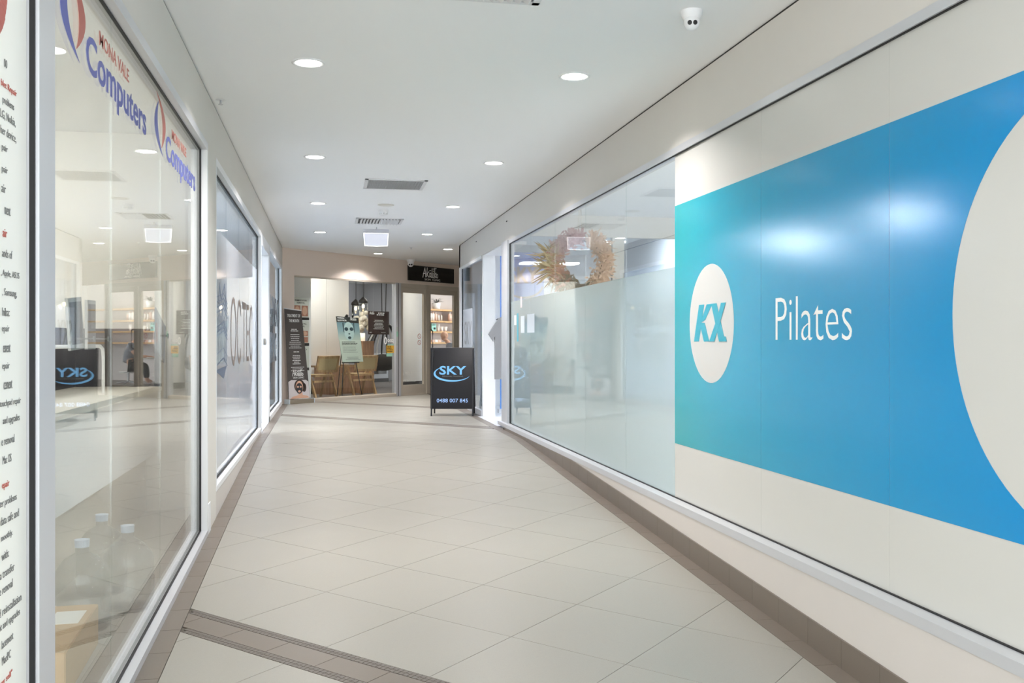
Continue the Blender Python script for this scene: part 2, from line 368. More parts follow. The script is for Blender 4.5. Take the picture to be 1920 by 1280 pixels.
# right wall
wr = sgrp('wall_right', (XR, 8, 0))
obj('bulkhead', box(XR, XR + .16, 1.0, 16.95, 2.37, ZC - .012), WALLP, wr, W)
bm = B(); prism(bm, [(2.176, 1.0, -.6), (2.176, 12.1, -.1), (2.176, 12.1, .03), (2.176, 1.0, .03)], (.12, 0, 0)); obj('plinth', bm, PLINTH, wr, W)
obj('entry_reveal', box(XR + .01, XR + .19, 14.32, 14.42, 0, 2.372), WHITE, wr, W)
obj('entry_soffit', box(XR + .01, XR + .3, 12.55, 14.32, 2.36, 2.40), WHITE, wr, W)
obj('end_return', box(XR, 5.2, 16.80, 16.95, 0, ZC - .001), WALLP, wr, W)
for i, (yy, zz) in enumerate(((12.3, 2.62), (14.9, 2.62))): obj('screw_cap', box(XR - .006, XR + .001, yy, yy + .05, zz, zz + .012), GAP, wr, W)
struct(obj('gap_shade_2', box(XR + .004, XR + .14, 1.0, 16.95, ZC - .012, ZC - .0005), GAP))  # same painted shade strip over the right bulkhead
bb = sgrp('baseboard_right', (2.17, 6, -.2)); k = 1.5
while k < 12.1:
    a, b = k + .001, min(k + .3, 12.1) - .001; ta, tb = min(zf(a) + .125, .029), min(zf(b) + .125, .029)
    bm = B(); prism(bm, [(2.166, a, zf(a) - .006), (2.166, b, zf(b) - .006), (2.166, b, tb), (2.166, a, ta)], (.009, 0, 0)); obj('tile', bm, BTILE, bb, W); k += .3
# other walls of the shops (seen through the glass)
struct(obj('wall_computer_shop', box(-4.6, -1.05, 8.3, 8.4, -.3, ZC - .001), CREAM))
bm = B(); prism(bm, [(-.93, 7.05, -.3), (-.92, 7.2, -.3), (-1.05, 8.4, -.3), (-1.1, 8.35, -.3)], (0, 0, 3.05)); struct(obj('wall_partition', bm, CREAM))
struct(obj('wall_computer_shop_back', box(-4.7, -4.6, -1.5, 17.8, -.3, ZC - .001), CREAM))
struct(obj('wall_office_end', box(-4.6, -.94, 17.7, 17.8, -.1, ZC - .001), PALEBLUE))
struct(obj('wall_office', box(-3.6, -3.5, 8.4, 17.7, -.1, ZC - .001), PALEBLUE))
struct(obj('wall_gym_back', box(7.3, 7.4, -1.5, 16.8, 0, ZC - .001), WHITE))
struct(obj('wall_gym_end', box(2.43, 7.3, 16.68, 16.80, 0, ZC - .001), WHITE))
struct(obj('wall_lobby', box(5.2, 5.3, 16.9, 24, -.05, ZC - .001), WALLP))

# ------------------------------------------------------------------ left shop front: computer shop window
def zlow(y): return zf(y)
w1 = sgrp('window_1', (XL, 4.9, -.26)); GX = -.828
obj('head_rail', box(XL - .09, XL + .004, 2.2, 6.79, 2.36, 2.409), ALU, w1, W)
bm = B(); prism(bm, [(XL - .09, 2.2, zf(2.2) - .002), (XL - .09, 6.79, zf(6.79) - .002), (XL - .09, 6.79, zf(6.79) + .036), (XL - .09, 2.2, zf(2.2) + .036)], (.096, 0, 0)); obj('bottom_rail', bm, ALU, w1, W)
obj('jamb', box(XL - .09, XL + .004, 6.745, 6.789, zf(6.7), 2.36), ALUW, w1, W)
obj('stile', box(XL - .09, XL + .002, 2.905, 3.065, zf(2.9) + .03, 2.36), ALU, w1, W)
obj('gasket', box(GX + .002, GX + .014, 6.735, 6.746, zf(6.7) + .03, 2.36), BLACK, w1, W)
obj('gasket', box(GX + .002, GX + .014, 3.065, 6.74, 2.354, 2.361), BLACK, w1, W)
obj('gasket', box(XL - .022, XL - .008, 2.897, 2.906, zf(2.9) + .03, 2.36), BLACK, w1, W)  # black strip painted in for the shadow in the gap beside the stile
bm = B(); prism(bm, [(GX + .003, 3.07, zf(3.07) + .03), (GX + .003, 6.74, zf(6.74) + .03), (GX + .003, 6.74, zf(6.74) + .042), (GX + .003, 3.07, zf(3.07) + .042)], (.011, 0, 0)); obj('gasket', bm, BLACK, w1, W)
for a, b in ((3.05, 4.076), (4.08, 5.228), (5.232, 6.76)):
    bm = B(); prism(bm, [(GX - .008, a, zf(a) + .02), (GX - .008, b, zf(b) + .02), (GX - .008, b, 2.37), (GX - .008, a, 2.37)], (.008, 0, 0)); obj('pane', bm, GLASS, w1, W)
# signwriting on the glass: twice the same logo
LBLUE = mat('blue vinyl', (84, 92, 168), .45); LRED = mat('red vinyl', (176, 92, 82), .45)
def mona(y0):
    F = FL(y0, 0, GX + .001)
    b = B(); text(b, 'Computers', 0, 2.01, 1.16, .176, F, bold=.018); obj('lettering', b, LBLUE, w1, W, label='blue lettering reading Computers')
    b = B(); text(b, 'MONA VALE', .205, 2.195, .55, .054, F, bold=.004); obj('lettering', b, LRED, w1, W, label='red lettering reading MONA VALE')
    def cres(pts_o, pts_i):
        def bz(a, c, e, n=14): return [((1 - s) ** 2 * a[0] + 2 * s * (1 - s) * c[0] + s * s * e[0], (1 - s) ** 2 * a[1] + 2 * s * (1 - s) * c[1] + s * s * e[1]) for s in [i / n for i in range(n + 1)]]
        o_, i_ = bz(*pts_o), bz(*pts_i); bm = B()
        for k in range(len(o_) - 1):
            q = [o_[k], o_[k + 1], i_[k + 1], i_[k]]; u = []
            for x in q:
                if all(math.hypot(x[0] - y[0], x[1] - y[1]) > 1e-5 for y in u): u.append(x)
            if len(u) > 2: flat(bm, u, F)
        return bm
    s = 5.385
    obj('emblem', cres(((5.16 - s, 2.30), (4.87 - s, 2.13), (5.295 - s, 2.045)), ((5.16 - s, 2.30), (5.05 - s, 2.15), (5.295 - s, 2.045))), LBLUE, w1, W, label='blue crescent of the emblem')
    obj('emblem', cres(((5.10 - s, 2.335), (5.56 - s, 2.25), (5.25 - s, 2.08)), ((5.10 - s, 2.335), (5.37 - s, 2.25), (5.25 - s, 2.08))), LRED, w1, W, label='red crescent of the emblem')
mona(3.655); mona(5.385)
# the list of services on white film left of the stile (runs out of the picture)
POSTERW = mat('white poster film', (238, 238, 230), .35)
obj('pane', box(-.818, -.810, 2.0, 2.9, -.36, 2.37), POSTERW, w1, W, label='white film covering the glass beside the stile')
F = FL(0, 0, -.809); SRED = mat('red print', (178, 88, 76), .5); SGREY = mat('dark grey print', (112, 112, 110), .5)
serv = [('00', 2.73, 1.80, 0), ('blet Repair', 2.81, 1.742, 1), ('problems', 2.787, 1.70, 0), (', LG, Nokia,', 2.80, 1.663, 0), ('her device,', 2.805, 1.622, 0), ('pair', 2.735, 1.58, 0), ('pair', 2.735, 1.525, 0),
 ('air', 2.72, 1.478, 0), ('ment', 2.757, 1.425, 0), ('air', 2.73, 1.366, 1), ('ands of', 2.772, 1.315, 0), (', Apple, ASUS', 2.832, 1.262, 0), (', Samsung,', 2.81, 1.212, 0), ('hiba:', 2.75, 1.165, 0), ('epair', 2.748, 1.12, 0), ('ement', 2.757, 1.072, 0), ('epair', 2.75, 1.025, 0),
 ('cement', 2.772, .978, 0), ('touchpad repair', 2.845, .93, 0), ('and upgrades', 2.835, .884, 0), ('e removal', 2.79, .836, 0), ('Mac OS', 2.765, .788, 0), ('epair', 2.748, .722, 1), ('ter problems', 2.81, .676, 0), ('ur data safe and', 2.828, .635, 0),
 ('moothly.', 2.775, .59, 0), ('with:', 2.745, .545, 0), ('ta transfer', 2.79, .50, 0), ('e removal', 2.775, .46, 0), ('r and reinstallation', 2.85, .405, 0), ('ent and upgrades', 2.838, .365, 0), ('lacement', 2.78, .322, 0), ('Mac/PC', 2.76, .28, 0), ('they sell"', 2.772, .225, 1), ('ailable', 2.765, .15, 1), ('rs.com.au', 2.775, .105, 0)]
bR, bG = B(), B()
for s_, ye, z_, red in serv:
    h = .024 if s_[-1] in 'spy,' else .021; wd = len(s_) * .0115; text(bR if red else bG, s_, ye - wd, z_, wd, h, F, bold=0 if red else -.008)
obj('lettering', bR, SRED, w1, W, label='red headings of the list of services', kind='stuff'); obj('lettering', bG, SGREY, w1, W, label='dark grey list of services', kind='stuff')
b = B(); ring(b, 2.60, 2.02, .11, .15, .045, F, a0=-PI / 2, a1=PI / 2); obj('emblem', b, LRED, w1, W, label='red crescent at the top of the list')

# ------------------------------------------------------------------ left shop front: office windows and doorway
w2 = sgrp('window_2', (XL, 9.7, .05))
obj('head_rail', box(XL - .09, XL + .003, 7.3, 12.21, 2.355, 2.409), ALUW, w2, W)
obj('bottom_rail', box(XL - .09, XL + .003, 7.3, 12.21, .03, .066), ALUW, w2, W)
obj('mullion', box(XL - .09, XL + .003, 12.15, 12.21, -.01, 2.36), ALUW, w2, W)
obj('jamb', box(XL - .09, XL + .001, 7.3, 7.34, .066, 2.36), ALUW, w2, W)
for a, b, c, d in ((7.34, 12.15, 2.345, 2.357), (7.34, 12.15, .064, .078), (12.14, 12.152, .07, 2.36)): obj('gasket', box(GX + .002, GX + .012, a, b, c, d), BLACK, w2, W)
YS = [7.33, 8.54, 9.75, 10.95, 12.16]
for a, b in zip(YS, YS[1:]):
    obj('pane', box(GX - .008, GX, a + .0015, b - .0015, 1.957, 2.37), GLASSB, w2, W)
    obj('pane', box(GX - .008, GX, a + .0015, b - .0015, .05, 1.957), FROSTB, w2, W, label='pane covered with white frosted film')
F = FL(0, 0, GX + .001); ODK = mat('bronze vinyl', (120, 108, 100), .5); NAVY = mat('navy line print', (92, 104, 124), .5)
b = B(); x = 8.87
for ch, wd in (('O', .56), ('C', .52), ('T', .45), ('E', .36), ('C', .46)):
    cx = x + wd / 2
    if ch == 'O': ring(b, cx, 1.19, wd / 2 - .04, .28, .05, F)
    if ch == 'C': ring(b, cx, 1.19, wd / 2 - .04, .28, .05, F, a0=R(40), a1=R(320))
    if ch == 'T': stroke(b, [(x + .04, 1.46), (x + wd - .04, 1.46)], .07, F); stroke(b, [(cx, 1.46), (cx, .91)], .05, F)
    if ch == 'E': [stroke(b, [(x + .05, zz), (x + wd - .04, zz)], .05, F) for zz in (1.46, 1.19, .92)]; stroke(b, [(x + .05, 1.47), (x + .05, .91)], .05, F)
    x += wd + .06
obj('lettering', b, ODK, w2, W, label='tall bronze letters reading OCTEC')
b = B()
for zz, wd in ((.92, .02), (1.0, .015), (1.14, .02), (1.17, .03), (1.21, .03), (1.32, .025), (1.36, .03), (1.40, .025), (1.44, .02)):
    stroke(b, [(7.45, zz - .02), (7.8, zz), (8.3, zz + .05), (8.6, zz - .02)], wd * .42, F)
for i in range(14): yy = 7.5 + i * .078; stroke(b, [(yy, .94), (yy, 1.30 + .1 * (i % 3 == 0))], .010, F)
stroke(b, [(7.9, 1.4), (8.0, 1.55), (8.1, 1.42), (8.35, 1.56), (8.5, 1.42)], .02, F)
flat(b, [(7.7, .88), (8.55, .9), (8.3, .80)], F)
obj('building_drawing', b, NAVY, w2, W, label='line drawing of a classical building printed on the film')
w3 = sgrp('window_3', (XL, 15.6, 0))
obj('head_rail', box(XL - .09, XL + .003, 13.88, 17.5, 2.355, 2.409), ALUW, w3, W); obj('bottom_rail', box(XL - .09, XL + .003, 13.88, 17.5, -.005, .07), ALUW, w3, W)
obj('jamb', box(XL - .1, XL + .003, 13.88, 13.94, -.005, 2.36), ALUW, w3, W); obj('jamb', box(XL - .09, XL + .003, 17.4, 17.5, .07, 2.36), ALUW, w3, W)
obj('gasket', box(GX + .002, GX + .012, 17.385, 17.402, .07, 2.36), BLACK, w3, W); obj('gasket', box(GX + .002, GX + .012, 13.94, 17.4, .068, .082), BLACK, w3, W)
for a, b in ((13.93, 15.08), (15.083, 16.23), (16.233, 17.41)): obj('pane', box(GX - .008, GX, a, b, .06, 2.37), FROSTB if a < 0 else GLASSB, w3, W)
b = B(); text(b, 'EMPLOYMENT', 14.1, 1.34, 3.15, .46, F, bold=.01); text(b, 'SERVICE', 15.0, .78, 1.75, .46, F, bold=.01); obj('lettering', b, mat('dark slate vinyl', (86, 90, 96), .5), w3, W, label='tall slate letters reading EMPLOYMENT SERVICE')
d1 = sgrp('door_1', (XL, 13, 0))
obj('head', box(XL - .13, XL, 12.21, 13.88, 2.27, 2.412), ALUW, d1, W); obj('jamb', box(XL - .13, XL - .004, 13.80, 13.879, -.005, 2.27), ALUW, d1, W)
obj('threshold', box(XL - .13, XL, 12.21, 13.80, -.02, .006), ALU, d1, W); b = B(); bx(b, XL - .075, XL - .045, 13.786, 13.801, 1.06, 1.14); obj('strike_plate', b, mat('worn brass', (150, 146, 140), .4, metal=.8), d1, W)

# ------------------------------------------------------------------ right wall: glass front with film and mural
w4 = sgrp('window_4', (XR, 7, .03)); RX = 2.256
obj('head_rail', box(XR - .006, XR + .06, 1.0, 12.15, 2.325, 2.369), ALU, w4, W)
obj('bottom_rail', box(2.172, 2.30, 1.0, 12.62, .03, .074), ALU, w4, W)
obj('jamb', box(XR - .03, XR + .06, 12.15, 12.55, .0, 2.37), ALU, w4, W)
obj('gasket', box(RX - .012, RX - .001, 1.0, 12.15, 2.321, 2.3265), BLACK, w4, W); obj('gasket', box(RX - .012, RX - .001, 1.0, 12.15, .073, .079), BLACK, w4, W); obj('gasket', box(RX - .014, RX - .001, 12.138, 12.151, .07, 2.33), BLACK, w4, W)
SE = [2.465 - 1.21, 2.465, 3.676, 4.887, 6.205, 7.30, 8.515, 9.715, 10.93, 12.16]
MURAL = mat('white mural vinyl', (203, 202, 196), .3, bump=.03, bscale=300)
TEAL = gradmat('teal to blue print', [(0, (2, 138, 200)), (.45, (6, 148, 192)), (.75, (14, 154, 182)), (1, (26, 160, 168))], 1, -4.1, -.8, .17, bump=.05)
for a, b in zip(SE, SE[1:]):
    if a < 6.2: obj('mural_panel', box(RX, RX + .01, a + .0008, b - .0008, .06, 2.34), MURAL, w4, W, label='glass panel covered with white mural vinyl')
    else:
        obj('pane', box(RX, RX + .008, a + .001, b - .001, 1.592, 2.34), GLASS, w4, W); obj('pane', box(RX, RX + .008, a + .001, b - .001, .06, 1.592), FROST, w4, W, label='pane covered with grey frosted film')
# teal band: drawn around the two white discs
def circ_cut(y0, y1, zb0, zb1, cy, cz, r, side):
    """outline of the band between y0..y1 whose low-y end is bitten by a disc"""
    pts = [(y1, zb0), (y1, zb1)]
    if side: 
        a0 = math.asin((zb1 - cz) / r) if abs(zb1 - cz) < r else PI / 2
        pts += [(cy, zb1)] if abs(zb1 - cz) >= r else []
        pts += [(cy + r * math.cos(a0 - 2 * a0 * k / 48), cz + r * math.sin(a0 - 2 * a0 * k / 48)) for k in range(49)]
        pts += [(cy, zb0)] if abs(zb1 - cz) >= r else []
    else: pts += [(y0, zb1), (y0, zb0)]
    return pts
Fm = frame((RX - .0005, 0, 0), (0, -1, 0), (0, 0, 1))
def band(y0, y1, side=0):
    bm = B(); pts = circ_cut(y0, y1, .43, 1.992, 2.515, 1.197, .748, side); flat(bm, [(-y, z) for y, z in pts], Fm, .0008); obj('mural_print', bm, TEAL, w4, W, label='teal to blue band of the mural')
band(4.888, 6.204); band(3.677, 4.886); band(1.3, 3.675, 1)
b = B(); flat(b, [(-y, z) for y, z in ell(5.586, 1.208, .345, .356, 64)], Fm, .0007, .0009); obj('mural_disc', b, MURAL, w4, W, label='white disc carrying the KX mark')
b = B(); F = Fm; kt = dict(th=.0006, d=.0017)
def kx(pts): kt['d'] += .0003; flat(b, [(-5.855 + .504 * x, 1.10 + .225 * y) for x, y in pts], F, **kt)
kx([(.0, 0), (.17, 0), (.34, 1), (.17, 1)])                        # K stem
kx([(.22, .50), (.37, .58), (.60, 1), (.42, 1)]); kx([(.19, .52), (.36, .50), (.50, 0), (.33, 0)])
kx([(.56, 1), (.73, 1), (.98, .0), (.80, .0)]); kx([(.50, 0), (.66, 0), (.79, .38), (.70, .50)]); kx([(.74, .55), (.81, .42), (1.0, 1), (.86, 1)]); kx([(.80, 0), (1.03, 0), (1.0, .13), (.8, .13)])
obj('emblem', b, mat('teal print', (24, 160, 182), .25), w4, W, label='teal KX mark')
b = B(); text(b, 'Pilates', -4.713, 1.106, .746, .215, Fm, .0007, .0009, bold=-.014); obj('lettering', b, PRINTW, w4, W, label='white lettering reading Pilates')
# small stickers by the entry
for y_, z_, ww, hh, rgb in ((11.9, 1.30, .14, .12, (214, 220, 222)), (11.48, 1.2, .22, .2, (216, 222, 224)), (11.72, 1.10, .09, .34, (90, 168, 182)), (11.1, 1.2, .4, .21, (212, 218, 222)), (11.5, 1.5, .09, .13, (226, 208, 206))):
    b = B(); rect(b, 0, ww, 0, hh, frame((RX - .0005, y_, z_), (0, -1, 0), (0, 0, 1))); obj('sticker', b, mat('sticker %d%d' % (rgb[0], rgb[2]), rgb, .5), w4, W)
# SKY entry's far window
w5 = sgrp('window_5', (XR, 15.6, 0))
obj('head_rail', box(XR - .004, XR + .06, 14.42, 16.79, 2.325, 2.369), ALUW, w5, W); obj('bottom_rail', box(XR - .01, XR + .08, 14.42, 16.79, -.005, .08), ALU, w5, W)
obj('jamb', box(XR - .01, XR + .08, 16.6, 16.79, .08, 2.33), ALUW, w5, W); obj('gasket', box(RX - .012, RX - .001, 16.585, 16.60, .08, 2.33), BLACK, w5, W)
obj('pane', box(RX, RX + .008, 14.42, 16.6, .07, 2.33), GLASSB, w5, W)
b = B(); rect(b, -16.55, -15.45, .45, 1.63, Fm, .0006); obj('frosted_film', b, FROSTB, w5, W, label='white film square carrying the SKY name')
b = B(); text(b, 'SKY', -16.35, 1.05, .8, .38, Fm, .0007, .0008); obj('lettering', b, PRINTG, w5, W, label='grey lettering reading SKY')
obj('threshold', box(2.168, 2.32, 12.62, 14.32, -.03, .004), ALU, sgrp('door_2', (XR, 13.5, 0)), W)

# ------------------------------------------------------------------ clinic front (45 degree wall)
we = sgrp('wall_end', A(2.5, 0), A45)
def ab(name, t0, t1, b0, b1, z0, z1, m, par, **k): return obj(name, box(t0, t1, b0, b1, z0, z1), m, par, MA, **k)
ab('bulkhead', -.1, 7.4, 0, .14, 2.285, ZC - .001, TAUPE, we); ab('pier', -.1, .31, 0, .14, -.02, 2.29, TAUPE, we); ab('pier', 6.6, 7.4, 0, .14, -.02, 2.29, TAUPE, we)
ab('sill', .31, 3.06, -.015, .12, -.01, .05, ALUT, we)
w6 = sgrp('window_6', A(1.7, 0), A45)
ab('head_rail', .31, 3.06, .01, .09, 2.262, 2.286, ALUT, w6); ab('bottom_rail', .31, 3.06, .01, .09, .05, .062, ALUT, w6)
ab('mullion', 3.05, 3.21, -.005, .10, -.005, 2.286, ALU, w6); ab('gasket', 3.115, 3.13, -.008, .0, .0, 2.28, BLACK, w6)
for a, b in ((.31, 1.202), (1.205, 2.066), (2.069, 3.05)): ab('pane', a, b, .045, .053, .055, 2.27, GLASS, w6)
def shopdoor(n, t0, t1, lab):
    d = sgrp('door_%d' % n, A((t0 + t1) / 2, 0), A45)
    ab('stile', t0, t0 + .07, .02, .07, .01, 2.20, ALUT, d); ab('stile', t1 - .07, t1, .02, .07, .01, 2.20, ALUT, d)
    ab('top_rail', t0 + .07, t1 - .07, .02, .07, 2.10, 2.20, ALUT, d); ab('bottom_rail', t0 + .07, t1 - .07, .02, .07, .01, .21, ALUT, d); ab('pane', t0 + .07, t1 - .07, .04, .048, .21, 2.10, GLASS, d)
    return d
d3 = shopdoor(3, 3.225, 4.03, ''); d4 = shopdoor(4, 4.12, 5.06, '')
b = B(); tube(b, [A(4.17, .0, .95), A(4.17, -.05, .98), A(4.17, -.05, 1.32), A(4.17, .0, 1.35)], .012); obj('handle', b, BLK, d4, W)
for t0, t1 in ((3.21, 3.225), (4.03, 4.12), (5.06, 5.15), (6.52, 6.6)): ab('post', t0, t1, 0, .1, -.005, 2.286, ALUT, we)
ab('transom', 3.21, 5.06, .0, .1, 2.20, 2.286, ALUT, we)
ab('pane', 5.15, 6.52, .045, .053, .02, 2.28, GLASS, w6); ab('threshold', 3.21, 5.15, 0, .1, -.01, .01, ALUT, we)
# print on the clinic glass
F = FA(0, 0, .044)
for z_ in (1.21, 1.08): b = B(); ring(b, 3.84, z_, .048, .048, .012, F); stroke(b, [(3.806, z_ + .034), (3.874, z_ - .034)], .01, F); obj('prohibition_sticker', b, mat('pale red vinyl', (190, 110, 104), .5), d3, W, label='round red prohibition sticker')
b = B(); text(b, '2) 9979 2', 3.30, .40, .30, .075, FA(0, 0, .039)); text(b, 'akaliko', 3.30, .27, .42, .06, FA(0, 0, .039)); obj('lettering', b, PRINTW, d3, W, label='white telephone and web lettering')
b = B(); ring(b, 2.79, 1.115, .035, .06, .022, F); text(b, 'osq', 2.85, 1.06, .18, .09, F, bold=.02); obj('lettering', b, PRINTW, w6, W)
YEL = mat('yellow print', (226, 176, 60), .5); MINT = mat('mint print', (158, 206, 182), .5)
b = B(); rect(b, 2.82, 3.045, .87, 1.02, F); obj('sticker', b, YEL, w6, W, label='yellow sticker'); b = B(); rect(b, 2.82, 3.0, .80, .866, F); rect(b, 2.85, 3.04, 1.025, 1.045, F); obj('sticker', b, MINT, w6, W, label='mint green sticker'); b = B(); lines(b, 2.84, .985, .18, 4, .03, .014, F, d=.0009); obj('lettering', b, PRINTK, w6, W)
b = B(); rect(b, 3.06, 3.12, 1.02, 1.40, FA(0, 0, -.0055)); obj('sticker', b, mat('pale grey print', (190, 196, 190), .5), w6, W); b = B(); rect(b, 3.065, 3.115, 1.2, 1.3, FA(0, 0, -.007)); obj('sticker', b, MINT, w6, W)

sg = thing('shop_sign', 'black fascia sign with white brushed Akaliko lettering over the clinic door', 'sign', A(4.17, 0, 2.355), A45)
obj('board', box(3.412, 4.922, -.035, 0, 2.354, 2.668), mat('gloss black', (12, 11, 11), .12), sg, MA)
b = B(); script_logo(b, 3.86, 2.437, .205, FA(0, 0, -.0355)); obj('lettering', b, PRINTW, sg, W, label='white brush script clinic name'); b = B(); F = FA(0, 0, -.0355); text(b, 'SKIN', 3.92, 2.378, .20, .042, F); obj('lettering', b, PRINTW, sg, W, label='small word SKIN'); b = B(); text(b, 'CLINIC', 4.17, 2.378, .27, .042, F); obj('lettering', b, PRINTW, sg, W, label='small word CLINIC')

# ------------------------------------------------------------------ ceiling fittings
def downlight(loc, label):
    t = thing('downlight', label, 'downlight', loc, 0, 'round recessed ceiling downlights')
    b = B(); lathe(b, [(.100, -.0), (.100, -.004), (.092, -.007), (.078, -.004), (.078, 0)], seg=32); obj('trim_ring', b, WHITE, t, smooth=True)
    b = B(); lathe(b, [(.0, -.0015), (.079, -.0015), (.079, -.003), (.0, -.003)], seg=32); obj('lens', b, LENS, t)
    la = bpy.data.lights.new('downlight_lamp', 'AREA'); la.shape = 'DISK'; la.size = .15; la.energy = DL_POWER; la.spread = R(130); la.color = (1, .952, .945)
    lo = bpy.data.objects.new('lamp', la); C.objects.link(lo); lo.parent = t; lo.location = (0, 0, -.004); return t
NTH = ('nearest', 'second', 'third', 'farthest'); dl0 = None
for i, y in enumerate((6.0, 9.05, 12.08, 15.26)):
    for x, s in ((-.11, 'left'), (1.52, 'right')):
        lab = 'round white recessed downlight, %s of the %s-hand row along the corridor' % (NTH[i], s)
        if dl0 is None: dl0 = downlight((x, y, ZC), lab)
        else: dup(dl0, (x, y, ZC), 0, lab)
dup(dl0, (.94, 18.76, ZC), 0, 'round recessed downlight just before the clinic window head'); dup(dl0, (2.13, 17.66, ZC), 0, 'round recessed downlight at the corridor corner before the clinic sign')
GRILL = mat('grey grille', (178, 178, 178), .6); VENTW = mat('white vent metal', (226, 226, 226), .5); DKV = mat('vent throat', (110, 110, 110), .9)
def vent(y0, label, kind):
    t = thing('air_vent', label, 'vent', (.70, y0 + .31, ZC)); h = .32
    b = B()
    for a in ((-h, h, -h, -h + .035), (-h, h, h - .035, h), (-h, -h + .035, -h, h), (h - .035, h, -h, h)): bx(b, *a, -.008, 0)
    obj('frame', b, VENTW, t); obj('backing', box(-h + .03, h - .03, -h + .03, h - .03, -.002, 0), GRILL if kind == 0 else DKV, t)
    b = B()
    if kind == 0:
        for i in range(34): bx(b, -h + .035 + i * .0168, -h + .038 + i * .0168, -h + .035, h - .035, -.007, -.002)
        for i in range(34): bx(b, -h + .035, h - .035, -h + .035 + i * .0168, -h + .038 + i * .0168, -.006, -.002)
        obj('grille', b, GRILL, t, kind='stuff')
    else:
        for i in range(13):
            x = -h + .06 + i * .0433; prism(b, [(x, -h + .04, -.022), (x + .004, -h + .04, -.022), (x + .03 * (1 if x < 0 else -1) + .004, -h + .04, -.002), (x + .03 * (1 if x < 0 else -1), -h + .04, -.002)], (0, 2 * h - .08, 0))
        obj('blades', b, VENTW, t, kind='stuff')
    return t
vent(10.17, 'square grey egg-crate return air grille in the middle of the ceiling', 0); vent(13.40, 'white bladed supply air vent just before the blank hanging sign', 1); vent(4.12, 'white bladed supply air vent at the top edge of the picture', 1)
t = thing('smoke_detector', 'white smoke detector between the two ceiling vents', 'smoke detector', (.70, 12.57, ZC)); b = B(); lathe(b, [(.06, 0), (.06, -.02), (.05, -.022)], seg=24); lathe(b, [(.05, -.02), (.045, -.06), (.03, -.065), (0, -.065)], seg=24); obj('body', b, WHITE, t, smooth=True); b = B(); [ball(b, (.046 * math.cos(a), .046 * math.sin(a), -.045), .006, 6) for a in [k * PI / 4 for k in range(8)]]; obj('slots', b, GRILL, t, kind='stuff')
b = B(); lathe(b, [(0, -.006), (.1, -.006), (.1, 0), (0, 0)], (.70, 12.07, ZC), 28); tag(obj('ceiling_plate', b, mat('ivory plastic', (226, 222, 214), .6)), 'ivory round blanking plate on the ceiling by the smoke detector', 'ceiling plate')
spr = None
for x, y, lab in ((.70, 14.4, 'small pale sprinkler head between vent and hanging sign'), (-.72, 7.03, 'small sprinkler hook by the left bulkhead above the office window'), (1.45, 17.4, 'small sprinkler head near the clinic end of the ceiling')):
    if spr is None:
        spr = thing('sprinkler', lab, 'sprinkler', (x, y, ZC), 0, 'fire sprinklers'); b = B(); lathe(b, [(0, -.004), (.035, -.004), (.03, 0)], seg=18); obj('escutcheon', b, WHITE, spr); b = B(); tube(b, [(0, 0, -.003), (0, 0, -.03)], .007); lathe(b, [(0, -.032), (.016, -.032), (.016, -.035), (0, -.035)], seg=14); obj('head', b, ALU, spr)
    else: dup(spr, (x, y, ZC), 0, lab)
t = thing('exit_sign', 'blank white hanging exit sign with a bright edge in the middle of the corridor', 'exit sign', (.71, 14.75, ZC))
obj('housing', box(-.19, .19, -.03, .03, -.05, 0, bev=.006), mat('housing plastic', (215, 215, 220), .5), t)
b = B(); prism(b, [(-.175, -.006, -.06), (.175, -.006, -.06), (.165, -.006, -.24), (-.165, -.006, -.24)], (0, .012, 0)); obj('panel', b, mat('pale acrylic', (224, 226, 236), .25, emit=.22), t)
b = B(); tube(b, [(-.18, 0, -.06), (.18, 0, -.06)], .005); tube(b, [(.18, 0, -.06), (.168, 0, -.243), (0, 0, -.25), (-.168, 0, -.243), (-.18, 0, -.06)], .005); obj('lit_edge', b, mat('lit acrylic edge', (255, 255, 255), .3, emit=1.0), t)
def camera_dome(loc, rz, s, label):
    t = thing('security_camera', label, 'security camera', loc, rz, 'turret security cameras')
    b = B(); lathe(b, [(.055 * s, 0), (.053 * s, -.02 * s), (.036 * s, -.058 * s), (0, -.058 * s)], seg=32); obj('base', b, WHITE, t, smooth=True)
    b = B(); ball(b, (0, -.012 * s, -.062 * s), .04 * s, 24); bl = obj('ball', b, WHITE, t, smooth=True)
    b = B(); M = Matrix.Translation((0, -.012 * s, -.062 * s)) @ Matrix.Rotation(R(105), 4, 'X')
    for x in (-.015, .013): lathe(b, [(0, .0405 * s), (.0115 * s, .0395 * s), (.0115 * s, .03 * s)], seg=18, M=M @ Matrix.Rotation(math.asin(x / .04), 4, 'Y'))
    obj('lens', b, BLK, bl); return t
camera_dome((1.80, 4.71, ZC), R(-14), 1.0, 'white turret security camera with two dark lenses on the near ceiling'); camera_dome((1.66, 20.02, ZC), R(-5), 1.5, 'small white security camera above the black clinic sign')

